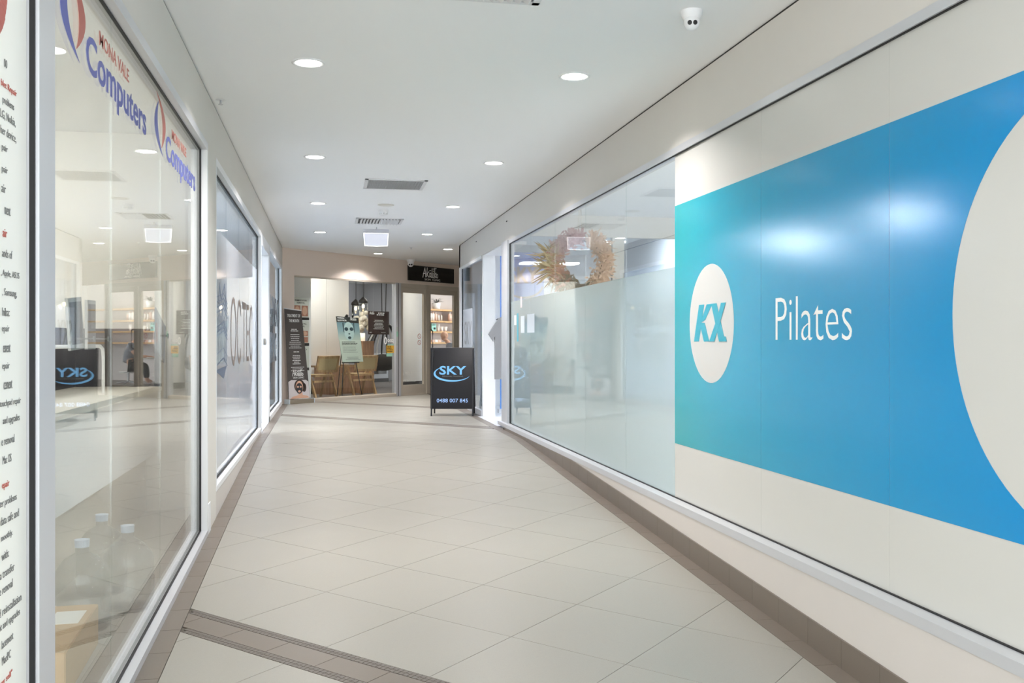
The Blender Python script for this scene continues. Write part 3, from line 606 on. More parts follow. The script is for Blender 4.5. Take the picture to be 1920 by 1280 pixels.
# ------------------------------------------------------------------ A-frame sign
D_ = math.atan2(14.387 - 14.502, 2.141 - 1.531); L_ = 14.44
af = thing('a_frame_sign', 'black sandwich board with blue SKY logo and phone number on the tiles', 'sign', (1.855, 14.74, 0), D_)
GLK = mat('black corflute', (20, 20, 25), .28, spec=.35)
def slant(bm, x0, x1, z0, z1, yb, yt, th, H_=1.0):
    def p(x, z, o): return (x, yb + (yt - yb) * z / H_ + o, z)
    v = [p(x0, z0, 0), p(x1, z0, 0), p(x1, z1, 0), p(x0, z1, 0)]; prism(bm, v, (0, th, 0))
for nm, yb, yt, th in (('front', -.3, -.02, .006), ('back', .3, .02, -.006)):
    b = B(); xw = .315
    z0, z1 = .105, 1.0
    def P_(x, z): return (x, yb + (yt - yb) * z, z)
    prism(b, [P_(-.315, z0), P_(.33, z0), P_(.315, z1), P_(-.335, z1)], (0, th, 0)); obj(nm + '_panel', b, GLK, af)
    for sx in (-.30, .31):
        b = B(); tube(b, [P_(sx, .0), P_(sx, .12), P_(sx * .99, .98)], .012, 6); obj('leg', b, BLK, af)
b = B(); tube(b, [(-.33, 0, .995), (.32, 0, .995)], .014, 8); obj('hinge_bar', b, BLK, af)
ang = math.atan2(.28, 1.0); Fs = PM[af] @ frame((-.0, -.3 - .001, 0), (1, 0, 0), (0, .28, 1)); k_ = math.hypot(.28, 1)
SKYB = mat('sky blue print', (118, 188, 236), .35); SKYP = mat('pale blue print', (166, 200, 250), .35)
b = B(); text(b, 'SKY', -.195, .605 * k_, .40, .13 * k_, Fs, bold=.022); obj('lettering', b, SKYB, af, W, label='sky blue lettering reading SKY')
b = B(); text(b, '0488 007 845', -.225, .20 * k_, .46, .055 * k_, Fs, bold=.004); obj('lettering', b, SKYP, af, W, label='pale blue phone number')
b = B(); text(b, 'PERSONAL TRAINING', -.15, .573 * k_, .31, .018 * k_, Fs); obj('lettering', b, PRINTG, af, W)
b = B(); n = 40; o_, i_ = [], []
for k in range(n + 1):
    a = R(125) + (R(345) - R(125)) * k / n; f_ = math.sin(PI * k / n) ** .7
    o_.append((-.005 + .275 * math.cos(a), (.62 + .117 * math.sin(a)) * k_)); i_.append((-.0 + (.275 - .026 * f_) * math.cos(a) + .004 * f_, (.622 + (.117 - .022 * f_) * math.sin(a)) * k_))
for k in range(n): flat(b, [o_[k], o_[k + 1], i_[k + 1], i_[k]] if 0 < k < n - 1 else ([o_[k], o_[k + 1], i_[k + 1]] if k == 0 else [o_[k], o_[k + 1], i_[k]]), Fs)
obj('swoosh', b, SKYB, af, W, label='sky blue crescent under the lettering')

# ------------------------------------------------------------------ pull-up banner by the clinic pier
pb = thing('pull_up_banner', 'dark grey roll-up banner with a woman in a charcoal face mask, beside the clinic window', 'banner', A(.25, -.14), A45)
Fb = frame(A(.03, -.15, .09), (1, 1, 0), Vector((-.03, -.03, 1)))
b = B(); flat(b, [(0, 0), (.52, 0), (.37, 1.56), (-.03, 1.59)], Fb, .002); obj('sheet', b, CHAR, pb, W)
b = B(); bx(b, .01, .59, -.21, -.09, .0, .075); obj('base', b, mat('satin base', (150, 140, 124), .4, metal=.3), pb, MA); [obj('end_cap', box(x_, x_ + .014, -.215, -.085, .0, .085), mat('pale end cap', (205, 216, 222), .4), pb, MA) for x_ in (-.005, .59)]
b = B(); tube(b, [A(.29, -.12, .07), A(.22, -.12, 1.66)], .008); obj('pole', b, ALU, pb, W)
b = B(); tube(b, [Fb @ V(-.03, 1.59, .0), Fb @ V(.37, 1.56, .0)], .010); obj('top_bar', b, ALU, pb, W)
b = B(); k2 = dict(th=.0008, d=.002); text(b, 'TREATMENT OF', .185, 1.44, .31, .055, Fb, align='c', bold=.01, **k2); obj('lettering', b, PRINTW, pb, W, label='white line reading TREATMENT OF'); b = B(); text(b, 'THE MONTH', .19, 1.35, .24, .055, Fb, align='c', bold=.01, **k2); obj('lettering', b, PRINTW, pb, W, label='white line reading THE MONTH')
b = B(); lines(b, .19, 1.22, .22, 2, .03, .014, Fb, align='c', d=.002); lines(b, .20, 1.13, .30, 8, .034, .009, Fb, align='c', d=.002, seed=3); lines(b, .22, .82, .2, 1, .03, .014, Fb, align='c', d=.002); lines(b, .22, .76, .2, 6, .03, .009, Fb, align='c', d=.002, seed=5); lines(b, .24, .55, .34, 3, .03, .009, Fb, align='c', d=.002, seed=6); obj('small_print', b, PRINTW, pb, W, kind='stuff')
b = B(); script_logo(b, .11, .40, .105, Fb, **k2); text(b, 'SKIN CLINIC', .255, .355, .26, .03, Fb, align='c', **k2); obj('lettering', b, PRINTW, pb, W, label='white clinic name in brush script')
b = B(); flat(b, [(.01, .0), (.515, 0), (.487, .29), (.43, .325), (.08, .33), (.01, .30)], Fb, .0008, .002); obj('photo_ground', b, mat('pale lilac print', (206, 200, 200), .5), pb, W)
b = B(); flat(b, ell(.27, .22, .125, .115), Fb, .0006, .0029); flat(b, ell(.38, .19, .05, .08), Fb, .0006, .0029); obj('printed_hair', b, HAIR, pb, W)
b = B(); flat(b, [(.05, .0), (.1, .035), (.24, .06), (.25, .12), (.33, .12), (.34, .06), (.46, .035), (.508, 0)], Fb, .0006, .0032); flat(b, ell(.265, .2, .088, .112), Fb, .0006, .0036); obj('printed_skin', b, SKINP, pb, W)
b = B(); flat(b, ell(.262, .178, .08, .095), Fb, .0006, .0043); obj('printed_mask', b, MASK, pb, W)
for nm, q in (('printed_eye', (.23, .205, .024, .017, 16)), ('printed_eye', (.295, .205, .024, .017, 16)), ('printed_mouth', (.262, .125, .032, .02, 16))): b = B(); flat(b, ell(*q), Fb, .0005, .005); obj(nm, b, SKINP, pb, W)

# ------------------------------------------------------------------ clinic interior
struct(ab('wall_clinic_left', -.3, -.2, .14, 6.6, 0, ZC - .001, GREYWALL, None)); struct(ab('wall_clinic_back', -.3, 14, 6.5, 6.6, 0, ZC - .001, GREYWALL, None)); struct(ab('wall_clinic_right', 13.4, 13.5, .14, 6.5, 0, ZC - .001, WHITE, None))
struct(ab('wall_clinic_nook', -.2, 1.15, .45, .55, 0, ZC - .001, WHITE, None))
cw = sgrp('wall_clinic_block', A(3.1, 2.1), A45); ab('panel', 1.9, 3.10, 2.0, 2.2, 0, ZC - .001, WHITE, cw); ab('panel', 3.11, 3.78, 2.0, 2.2, 0, ZC - .001, WHITE, cw); ab('skirting', 1.9, 3.785, 1.985, 2.0, 0, .13, mat('black skirting', (44, 42, 42), .5), cw)
struct(ab('wall_clinic_shelf', 9.0, 13.4, 4.82, 4.92, 0, ZC - .001, mat('mauve grey wall', (206, 198, 196), .8), None)); struct(ab('wall_clinic_shelf_side', 9.0, 9.1, 4.92, 6.5, 0, ZC - .001, GREYWALL, None))
cp = thing('round_column', 'white round column inside the clinic door with black skirting', 'column', A(6.55, 2.6), A45); b = B(); lathe(b, [(.33, .0), (.33, ZC - .002)], seg=40); obj('shaft', b, WHITE, cp, smooth=True); b = B(); lathe(b, [(.345, .0), (.345, .14), (.33, .14)], seg=40); obj('skirting', b, MATS['black skirting'], cp)
def cpanel(name, t, bb, sx, sy, m, label, cat='light panel'):
    o = tag(obj(name, box(-sx / 2, sx / 2, -sy / 2, sy / 2, -.03, 0), m), label, cat); o.location = A(t, bb, ZC - .002); o.rotation_euler = (0, 0, A45); PM[o] = Matrix.Translation(o.location) @ Matrix.Rotation(A45, 4, 'Z')
cpanel('ceiling_light', 2.5, 1.1, 1.2, .6, CLINICL, 'lit ceiling panel over the two cane chairs in the clinic'); cpanel('ceiling_light', 5.4, 1.5, .6, 1.2, CLINICL, 'lit ceiling panel inside the clinic door'); cpanel('ceiling_light', 6.6, 4.9, 1.2, .6, CLINICL, 'lit ceiling panel over the hanging chair'); cpanel('ceiling_light', 10.2, 3.2, 1.4, .8, CLINICL, 'lit ceiling panel over the bald man')
# posters on the nook wall
for i, (z0, z1, lab) in enumerate(((1.50, 1.92, 'clinic wall poster with two skin close-ups, topmost of three'), (1.02, 1.485, 'clinic wall poster with four skin close-ups, middle of three'), (.56, 1.005, 'clinic wall poster with a brown picture, lowest of three'))):
    o = thing('poster', lab, 'poster', A(.80, .44, z0), A45, 'treatment posters by the clinic window'); f2 = FA(.08, 0, .4455)
    b = B(); bx(b, .68, 1.10, .446, .449, z0, z1); obj('sheet', b, mat('poster paper', (214, 216, 208), .6), o, MA)
    b = B(); rect(b, .60, 1.02, z0, z0 + .05, f2); obj('footer', b, PRINTK, o, W); b = B(); text(b, ('PIGMENTATION', 'REMOVAL', 'TATTOO')[i], .81, z1 - .07, .3, .03, f2, align='c', bold=.02); text(b, 'REMOVAL', .81, z1 - .115, .2, .03, f2, align='c', bold=.02); obj('lettering', b, PRINTK, o, W)
    q = [(.64, .80), (.83, .99)]; pics = [(a, c, z0 + .07, z0 + .27) for a, c in q] if i == 0 else [(a, c, z0 + u, z0 + u + .10) for a, c in q for u in (.06, .18)] if i == 1 else [(.66, .90, z0 + .15, z0 + .30)]
    for a, c, za, zb in pics: b = B(); rect(b, a, c, za, zb, f2); obj('picture', b, SKIND, o, W)
    if i < 2:
        b = B()
        for a, c in q: flat(b, ell((a + c) / 2, z0 + (.17 if i == 0 else .23), .06, .085 if i == 0 else .04, 20), FA(.08, 0, .4445)); obj('picture_face', b, SKINP, o, W); b = B()
        b.free()
# cane chairs
def chair(loc, rz, label):
    t = thing('cane_chair', label, 'chair', loc, rz, 'oak and cane chairs in the clinic')
    b = B(); bx(b, -.25, .25, -.22, .24, .41, .45)
    obj('seat_frame', b, OAK, t); b = B(); bx(b, -.215, .215, -.185, .205, .448, .456); obj('seat_cane', b, CANE, t)
    for s in (-1, 1):
        for y0, y1 in ((.04, .26), (.0, -.25)):
            b = B(); M = Matrix(); p0, p1 = Vector((s * .27, y0, .62)), Vector((s * .27, y1, 0)); d = (p1 - p0).normalized(); sd = Vector((1, 0, 0)); nn = d.cross(sd)
            prism(b, [p0 + sd * .018 + nn * .026, p0 - sd * .018 + nn * .026, p0 - sd * .018 - nn * .026, p0 + sd * .018 - nn * .026], p1 - p0); obj('leg', b, OAK, t)
        b = B(); bx(b, s * .27 - .02, s * .27 + .02, -.27, .2, .60, .635); obj('armrest', b, OAK, t)
    Mb = Matrix.Translation((0, -.245, .50)) @ Matrix.Rotation(R(14), 4, 'X'); b = B()
    for a in ((-.27, .27, -.015, .015, 0, .05), (-.27, .27, -.015, .015, .28, .33), (-.27, -.225, -.015, .015, 0, .33), (.225, .27, -.015, .015, 0, .33)): bx(b, *a, M=Mb)
    bk = obj('backrest', b, OAK, t); b = B(); bx(b, -.225, .225, -.004, .004, .05, .28, M=Mb); obj('back_cane', b, CANE, bk)
    b = B(); bx(b, -.27, .27, -.2, -.16, .30, .34); obj('stretcher', b, OAK, t); return t
ch = chair(A(1.80, .92), R(40), 'oak and cane chair beside the roll-up banner, left one of the two'); dup(ch, A(2.80, .80), R(34), 'oak and cane chair in front of the timber pedestal, right one of the two')
# easel and its poster
ez = thing('easel', 'thin black tripod easel holding a poster in the clinic window', 'easel', A(2.03, .35), A45)
for p, q in (((-.05, .02, 1.56), (-.28, -.12, 0)), ((-.03, .03, 1.6), (-.13, .16, 0)), ((.03, .02, 1.56), (.31, -.1, 0))):
    b = B(); tube(b, [p, q], .011, 6, .008); obj('leg', b, BLK, ez)
b = B(); bx(b, -.22, .22, -.11, -.06, .68, .70); obj('ledge', b, BLK, ez); b = B(); ball(b, (0, .02, 1.6), .03, 10); obj('clamp', b, BLK, ez)
ep = thing('poster', 'pale green poster of a face with dark make-up on the black easel', 'poster', A(2.03, .26, .70), A45); Fe = frame(A(1.735, .225, .702), (1, 1, 0), Vector((-.10, .10, 1))); n_ = dict(th=.0008)
b = B(); flat(b, [(.02, 0), (.60, .0), (.59, .87), (-.03, .89)], Fe, .006); obj('sheet', b, mat('pale green paper', (196, 208, 194), .55), ep, W)
b = B(); flat(b, [(-.03, .78), (.59, .765), (.59, .872), (-.03, .892)], Fe, .0008, .0065); obj('header', b, mat('black header print', (38, 42, 42), .5), ep, W)
b = B(); flat(b, [(-.02, .43), (.595, .43), (.588, .765), (-.03, .78)], Fe, .0006, .0065); obj('picture', b, gradmat('teal grey photo print', [(0, (196, 208, 194)), (.5, (140, 168, 172)), (1, (110, 142, 150))], 2, .42, .80), ep, W)
b = B(); flat(b, ell(.285, .60, .14, .185), Fe, .0006, .0072); obj('printed_face', b, mat('pale teal skin print', (176, 200, 198), .5), ep, W)
DTL = mat('dark teal print', (52, 72, 80), .5)
for nm, q in (('printed_eye', ell(.215, .645, .052, .036, 18)), ('printed_eye', ell(.36, .645, .052, .036, 18)), ('printed_lips', ell(.285, .475, .045, .028, 18)), ('printed_nose', ell(.285, .55, .025, .012, 14)), ('printed_hair', [(.12, .77), (.16, .77), (.15, .56), (.13, .6)]), ('printed_hair', [(.42, .77), (.45, .77), (.44, .6), (.42, .56)])): b = B(); flat(b, q, Fe, .0006, .008); obj(nm, b, DTL, ep, W)
b = B(); text(b, 'TWINKLE', .0, .845, .19, .03, Fe, d=.0075, bold=.02); text(b, 'GLOW FACIAL', .0, .80, .25, .03, Fe, d=.0075, bold=.02); obj('lettering', b, PRINTW, ep, W); b = B(); script_logo(b, .35, .815, .07, Fe, d=.0075); obj('lettering', b, PRINTW, ep, W)
b = B(); lines(b, .06, .385, .47, 3, .026, .012, Fe, d=.0065, seed=11); obj('small_print', b, PRINTK, ep, W, kind='stuff'); b = B(); lines(b, .07, .29, .46, 5, .026, .008, Fe, d=.0065, seed=12); lines(b, .32, .09, .44, 3, .026, .009, Fe, d=.0065, align='c', seed=13); obj('small_print', b, PRINTG, ep, W, kind='stuff')
# timber cabinet, pedestal, candle, flowers, plant
cb = thing('reception_cabinet', 'low warm timber cabinet behind the cane chairs', 'cabinet', A(3.2, 1.45), A45); b = B(); bx(b, -.55, .6, 0, .45, .0, .56); obj('body', b, WALNUT, cb); b = B(); bx(b, -.56, .61, -.01, .46, .56, .585); obj('top', b, OAK, cb); [obj('door', box(-.54 + i * .38, -.18 + i * .38, -.012, 0, .03, .54), WALNUT, cb) for i in range(3)]
pd = thing('pedestal', 'tall warm timber pedestal carrying the candle', 'pedestal', A(3.58, 1.35), A45)
obj('body', box(-.17, .17, -.12, .085, 0, 1.09), WALNUT, pd); obj('top', box(-.175, .175, -.125, .088, 1.09, 1.11), WALNUT, pd)
cn = thing('candle', 'lit white pillar candle on the timber pedestal', 'candle', A(3.50, 1.33, 1.11)); b = B(); lathe(b, [(0, 0), (.055, 0), (.055, .17), (.045, .165), (0, .16)], seg=20); obj('wax', b, mat('warm wax', (250, 236, 214), .5, emit=.5), cn, smooth=True); b = B(); tube(b, [(0, 0, .16), (0, 0, .18)], .004); obj('wick', b, BLK, cn)
fl = thing('flower_arrangement', 'bunch of white flowers behind the candle', 'flowers', A(3.88, 1.75, .585)); rr = random.Random(4)
b = B(); lathe(b, [(0, 0), (.09, 0), (.12, .3), (.08, .62), (.075, .62)], seg=20); obj('vase', b, mat('dark vase', (58, 50, 48), .4), fl, smooth=True)
b = B(); [ball(b, (rr.gauss(0, .10), rr.gauss(0, .09), .88 + rr.gauss(0, .09)), rr.uniform(.045, .07), 8) for _ in range(46)]; obj('blooms', b, mat('cream petals', (240, 234, 220), .8), fl, smooth=True); b = B(); [tube(b, [(0, 0, .6), (rr.gauss(0, .08), rr.gauss(0, .08), .85)], .005, 5) for _ in range(9)]; obj('stems', b, mat('stem green', (88, 96, 70), .7), fl)
def leafy(parent, n, r, z, m, ln, seed, wd=.022):
    rr = random.Random(seed); b = B()
    for i in range(n):
        a = rr.uniform(0, 2 * PI); el = rr.uniform(.15, 1.1); d = Vector((math.cos(a) * math.cos(el), math.sin(a) * math.cos(el), math.sin(el))); s = d.cross(Vector((0, 0, 1))).normalized(); L = ln * rr.uniform(.7, 1.1); o = Vector((0, 0, z)); m1 = o + d * L * .5 + Vector((0, 0, .02)); e = o + d * L - Vector((0, 0, .05 * L / .3))
        prism(b, [o, m1 + s * wd, e, m1 - s * wd], (0, 0, .003))
    return obj('leaves', b, m, parent)
GRN = mat('leaf green', (92, 108, 74), .6); DGR = mat('dark leaf', (58, 66, 60), .6)
pl = thing('potted_plant', 'small green spiky plant in a pale pot behind the easel', 'plant', A(1.85, 1.55, 0)); b = B(); lathe(b, [(0, .4), (.09, .4), (.12, .6), (.11, .6), (0, .57)], seg=18); lathe(b, [(.14, 0), (.14, .03), (.02, .03), (.02, .4), (.13, .4)], seg=18); obj('pot', b, WHITE, pl); leafy(pl, 26, .1, .58, GRN, .26, 5)
# pendants
def pendant(t, bb, zb, label, flip):
    o = thing('pendant_lamp', label, 'pendant lamp', A(t, bb, ZC - .002), 0, 'glass pendant lamps in the clinic'); top = zb - ZC + .28
    b = B(); tube(b, [(0, 0, 0), (0, 0, top + .06)], .005); tube(b, [(.03, 0, 0), (.012, 0, top + .05)], .004); obj('cord', b, BLK, o)
    b = B(); lathe(b, [(0, top + .09), (.02, top + .08), (.1, top), (.1, top - .05), (.09, top - .05)], seg=20); obj('cap', b, BLK, o, smooth=True)
    b = B(); lathe(b, [(.098, top - .05), (.105, top - .18), (.085, top - .27), (.0, top - .28)], seg=20); obj('shade', b, GLASS, o, smooth=True)
    b = B(); ball(b, (0, 0, top - .12), .03, 10, sz=1.5); obj('bulb', b, mat('lit filament bulb', (255, 222, 168), .4, emit=14), o, smooth=True); return o
pendant(4.03, 1.8, 1.72, 'glass pendant lamp with dark cap and warm bulb, nearer of the two', 0); pendant(4.13, 2.12, 1.68, 'glass pendant lamp with dark cap, half hidden behind the nearer one', 1)
pc = thing('picture_frame', 'black framed pale landscape picture on the clinic back wall', 'picture', A(9.15, 6.5, 1.2), A45); b = B(); F = FA(0, 0, 6.48)
for a in ((8.6, 9.75, 2.13, 2.17), (8.6, 9.75, 1.13, 1.17), (8.6, 8.64, 1.13, 2.17), (9.71, 9.75, 1.13, 2.17)): bx(b, a[0], a[1], 6.46, 6.499, a[2], a[3])
obj('frame', b, BLK, pc, MA); b = B(); bx(b, 8.64, 9.71, 6.475, 6.49, 1.17, 2.13); obj('print', b, gradmat('misty blue print', [(0, (222, 226, 232)), (.45, (150, 164, 190)), (.7, (186, 198, 216)), (1, (216, 220, 228))], 2, -.05, .95, .4), pc, MA)
# hanging chair
hc = thing('hanging_chair', 'black and white woven hanging chair with dark patterned cushion', 'hanging chair', A(6.25, 3.2, 0), A45)
for x in (-.07, .12):
    b = B(); tube(b, [(x, 0, ZC - .01), (x * .6, 0, 1.5)], .012, 6); obj('chain', b, BLK, hc)
for i in range(13):
    a = -PI * .48 + i * PI * .96 / 12; b = B(); pts = []
    for k in range(13):
        f_ = k / 12; th_ = f_ * PI * .62; rad = .56 * math.sin(PI * (.06 + .60 * f_)) * 1.02
        pts.append((math.sin(a) * rad, .0 + math.cos(a) * rad * .8 - .1, 1.52 - 1.02 * f_ ** 1.2))
    tube(b, pts, .022, 6); obj('strap', b, PRINTW if i % 3 == 1 else BLK, hc)
b = B(); ball(b, (0, .02, .58), .40, 20, sx=1.15, sy=.85, sz=.52); obj('cushion', b, mat('black patterned fabric', (40, 36, 34), .9, noise=.9, nscale=22), hc, smooth=True)
fr = thing('drinks_fridge', 'stainless low fridge with dark glass below the hanging chair', 'fridge', A(7.9, 4.9), A45); b = B(); bx(b, -.36, .45, 0, .5, .1, .78); obj('body', b, mat('stainless', (160, 162, 166), .35, metal=.7), fr); b = B(); bx(b, -.28, .37, -.012, 0, .22, .70); obj('door_glass', b, mat('dark glass', (58, 56, 54), .1), fr); b = B(); bx(b, -.4, .5, .03, .5, 0, .1); obj('plinth', b, BLK, fr)
# notice hanging inside the window
ns = thing('notice_board', 'square dark brown notice with white Akaliko lettering hung in the clinic window', 'notice', A(2.65, .10, 1.24), A45); F = FA(2.365, 1.245, .099); b = B(); bx(b, 2.35, 2.96, .10, .106, 1.24, 1.70); obj('board', b, mat('dark brown print', (62, 46, 44), .4), ns, MA)
b = B(); script_logo(b, .02, .39, .055, F); obj('lettering', b, PRINTW, ns, W); b = B(); lines(b, .27, .41, .30, 1, .03, .02, F, seed=31); lines(b, .23, .375, .34, 1, .03, .02, F, seed=32); obj('lettering', b, PRINTW, ns, W); b = B(); lines(b, .29, .27, .36, 7, .028, .010, F, align='c', seed=21); lines(b, .02, .03, .1, 1, .02, .01, F); lines(b, .36, .03, .2, 1, .02, .008, F); obj('small_print', b, PRINTW, ns, W, kind='stuff')
for t_ in (2.5, 2.8): b = B(); tube(b, [A(t_, .103, 1.70), A(t_, .103, 2.27)], .0015, 4); obj('cord', b, ALU, ns, W)
# shelves behind the second door
SH = [2.02, 1.69, 1.39, 1.08]; rr = random.Random(9)
for i, z in enumerate(SH):
    tag(obj('wall_shelf', box(9.1, 12.8, 4.45, 4.82, z - .045, z), OAK, None, MA), 'oak wall shelf in the clinic, %s of four' % ('topmost', 'second from the top', 'third from the top', 'lowest')[i], 'shelf', 'oak product shelves')
PALE = mat('pale plastic', (236, 232, 228), .35); PINKP = mat('blush plastic', (222, 190, 176), .4); MINTB = mat('mint carton', (150, 204, 196), .5)
def bottle(t, z, h, r, m, label):
    o = thing('bottle', label, 'bottle', A(t, 4.56, z), 0, 'skin care bottles on the clinic shelves'); b = B(); lathe(b, [(0, 0), (r, 0), (r, h * .78), (r * .5, h * .82), (0, h * .82)], seg=14); obj('body', b, m, o, smooth=True); b = B(); lathe(b, [(r * .45, h * .8), (r * .45, h), (0, h)], seg=12); obj('cap', b, PALE if m is PINKP else PINKP, o)
for i in range(9): bottle(9.72 + i * .135 + (.25 if i > 4 else 0), SH[1], (.26, .26, .25, .2, .2)[i % 5], (.06, .055, .05, .03, .025)[i % 5], (PALE, PALE, PINKP)[i % 3], 'pale skin care bottle on the second clinic shelf, %s from the left' % ('first second third fourth fifth sixth seventh eighth ninth'.split()[i]))
def tubeb(t, z, h, label):
    o = thing('cream_tube', label, 'tube', A(t, 4.56, z), 0, 'cream tubes on the third clinic shelf'); b = B(); lathe(b, [(0, 0), (.028, 0), (.03, .03), (0, .03)], seg=14); obj('cap', b, PINKP, o); b = B(); v0 = [(.03 * math.cos(k * PI / 6), .03 * math.sin(k * PI / 6), .03) for k in range(12)]; a = [b.verts.new(p) for p in v0]; e = [b.verts.new((p[0] * 1.7, p[1] * .12, h)) for p in v0]
    for k in range(12): b.faces.new((a[k], a[(k + 1) % 12], e[(k + 1) % 12], e[k]))
    b.faces.new(a[::-1]); b.faces.new(e); obj('body', b, PALE, o)
for i, (t, h, s) in enumerate(((10.12, .22, 'tallest, next to the mint carton'), (10.28, .14, 'second from the mint carton'), (10.46, .14, 'third from the mint carton'), (10.9, .18, 'by itself at the right'))): tubeb(t, SH[2], h, 'white cream tube on the third clinic shelf, ' + s)
o = thing('carton', 'mint green product carton standing on the third clinic shelf', 'carton', A(9.86, 4.55, SH[2]), A45); obj('box', box(-.1, .1, -.04, .04, 0, .22), MINTB, o); b = B(); rect(b, -.02, .07, .05, .11, PM[o] @ frame((0, -.0405, 0), (1, 0, 0), (0, 0, 1))); rect(b, -.08, .07, .17, .19, PM[o] @ frame((0, -.0405, 0), (1, 0, 0), (0, 0, 1))); obj('label_print', b, PRINTK, o, W)
o = thing('potted_plant', 'dark spiky plant in a white pot on the top clinic shelf', 'plant', A(10.0, 4.55, SH[0])); b = B(); lathe(b, [(0, 0), (.10, 0), (.13, .18), (.12, .18), (0, .16)], seg=20); obj('pot', b, WHITE, o, smooth=True); leafy(o, 22, .1, .17, DGR, .26, 8, .014)
for i, t in enumerate((9.75, 9.9, 10.05)): tag(obj('small_box', box(t, t + .13, 4.5, 4.64, SH[3], SH[3] + .07), PINKP if i != 1 else PALE, None, MA), 'small pale box on the lowest clinic shelf, %s of three' % ('left', 'middle', 'right')[i], 'box', 'small boxes on the lowest clinic shelf')
# the man seated behind the door
def skin(name, chain, m, parent, sub=2, root=0):
    """chain: (verts [(x,y,z,r)], edges); one continuous surface"""
    vs_, es = chain; me = bpy.data.meshes.new(name); me.from_pydata([v[:3] for v in vs_], es, []); o = bpy.data.objects.new(name, me); C.objects.link(o)
    sm = o.modifiers.new('s', 'SKIN'); sm.use_smooth_shade = True
    for i, v in enumerate(vs_): sv = me.skin_vertices[0].data[i]; sv.radius = (v[3], v[3] * (v[4] if len(v) > 4 else 1)); sv.use_root = (i == root)
    if sub: o.modifiers.new('u', 'SUBSURF').levels = sub; o.modifiers['u'].render_levels = sub
    dg = bpy.context.evaluated_depsgraph_get(); m2 = bpy.data.meshes.new_from_object(o.evaluated_get(dg)); bpy.data.objects.remove(o)
    for p in m2.polygons: p.use_smooth = True
    return obj(name, m2, m, parent)
mn = thing('person', 'bald person in a grey T-shirt seated with head bowed behind the clinic door', 'person', A(9.25, 3.35), R(-8))
SHIRT = mat('grey T-shirt', (128, 130, 138), .85)
# local: faces -x
body = [(0, 0, .50, .15), (-.02, 0, .66, .14), (-.04, 0, .82, .15), (-.08, 0, .98, .145), (-.12, 0, 1.05, .07), (-.17, 0, 1.11, .058), (-.19, 0, 1.15, .07),
        (-.08, .17, .99, .075), (-.14, .24, .82, .058), (-.30, .20, .70, .046), (-.45, .12, .72, .036), (-.08, -.17, .99, .075), (-.14, -.24, .82, .058), (-.30, -.20, .70, .046), (-.45, -.12, .72, .036),
        (-.10, .10, .48, .10), (-.42, .13, .48, .085), (-.45, .13, .10, .055), (-.58, .13, .04, .045), (-.10, -.10, .48, .10), (-.42, -.13, .48, .085), (-.45, -.13, .10, .055), (-.58, -.13, .04, .045)]
be = [(0, 1), (1, 2), (2, 3), (3, 4), (4, 5), (5, 6), (3, 7), (7, 8), (8, 9), (9, 10), (3, 11), (11, 12), (12, 13), (13, 14), (0, 15), (15, 16), (16, 17), (17, 18), (0, 19), (19, 20), (20, 21), (21, 22)]
skin('body', (body, be), SKIN, mn)
sh = [(0, 0, .52, .168), (-.02, 0, .66, .156), (-.04, 0, .82, .166), (-.08, 0, .98, .16), (-.115, 0, 1.045, .088), (-.08, .17, .99, .09), (-.13, .235, .84, .076), (-.08, -.17, .99, .09), (-.13, -.235, .84, .076)]
skin('shirt', (sh, [(0, 1), (1, 2), (2, 3), (3, 4), (3, 5), (5, 6), (3, 7), (7, 8)]), SHIRT, mn)
tr_ = [(0, 0, .50, .165), (-.10, .10, .48, .115), (-.42, .13, .48, .10), (-.45, .13, .14, .07), (-.10, -.10, .48, .115), (-.42, -.13, .48, .10), (-.45, -.13, .14, .07)]
skin('trousers', (tr_, [(0, 1), (1, 2), (2, 3), (0, 4), (4, 5), (5, 6)]), mat('dark trousers', (48, 50, 56), .9), mn)
b = B(); Mh = Matrix.Translation((-.225, 0, 1.245)) @ Matrix.Rotation(R(-38), 4, 'Y'); ball(b, (0, 0, .02), .1, 22, sx=1.05, sy=.78, sz=1.08); ball(b, (-.05, 0, -.06), .062, 16, sx=.9, sy=.85, sz=1.1); ball(b, (-.108, 0, -.01), .018, 10, sz=1.5)
for s in (-1, 1): ball(b, (.01, s * .08, -.01), .026, 10, sy=.35, sz=1.3); ball(b, (-.088, s * .034, .012), .013, 8)
tube(b, [(-.1, -.022, -.062), (-.106, 0, -.064), (-.1, .022, -.062)], .006, 6)
bmesh.ops.transform(b, matrix=Mh, verts=b.verts[:]); obj('head', b, SKIN, mn, smooth=True)
for s in (-1, 1):
    pl_ = (-.47, s * .11, .715); hv = [(-.45, s * .12, .72, .03, .6), (-.53, s * .10, .715, .034, .45)]; he = [(0, 1)]
    for k in range(4): i0 = len(hv); y_ = s * (.075 + k * .017); hv += [(-.585, y_, .712, .0085), (-.615, y_, .70, .008), (-.635 + .008 * abs(k - 1.5), y_, .685, .007)]; he += [(1, i0), (i0, i0 + 1), (i0 + 1, i0 + 2)]
    i0 = len(hv); hv += [(-.51, s * .065, .71, .011), (-.545, s * .05, .705, .009)]; he += [(0, i0), (i0, i0 + 1)]; skin('hand', (hv, he), SKIN, mn, 1)
st_ = thing('office_chair', 'white swivel stool under the seated bald person', 'stool', A(9.25, 3.35), R(-8)); b = B(); lathe(b, [(0, .295), (.21, .295), (.22, .325), (0, .332)], seg=24); obj('seat', b, WHITE, st_); b = B(); tube(b, [(0, 0, .05), (0, 0, .30)], .03); [tube(b, [(0, 0, .07), (.28 * math.cos(a), .28 * math.sin(a), .03)], .018) for a in [k * 2 * PI / 5 for k in range(5)]]; obj('base', b, ALU, st_)
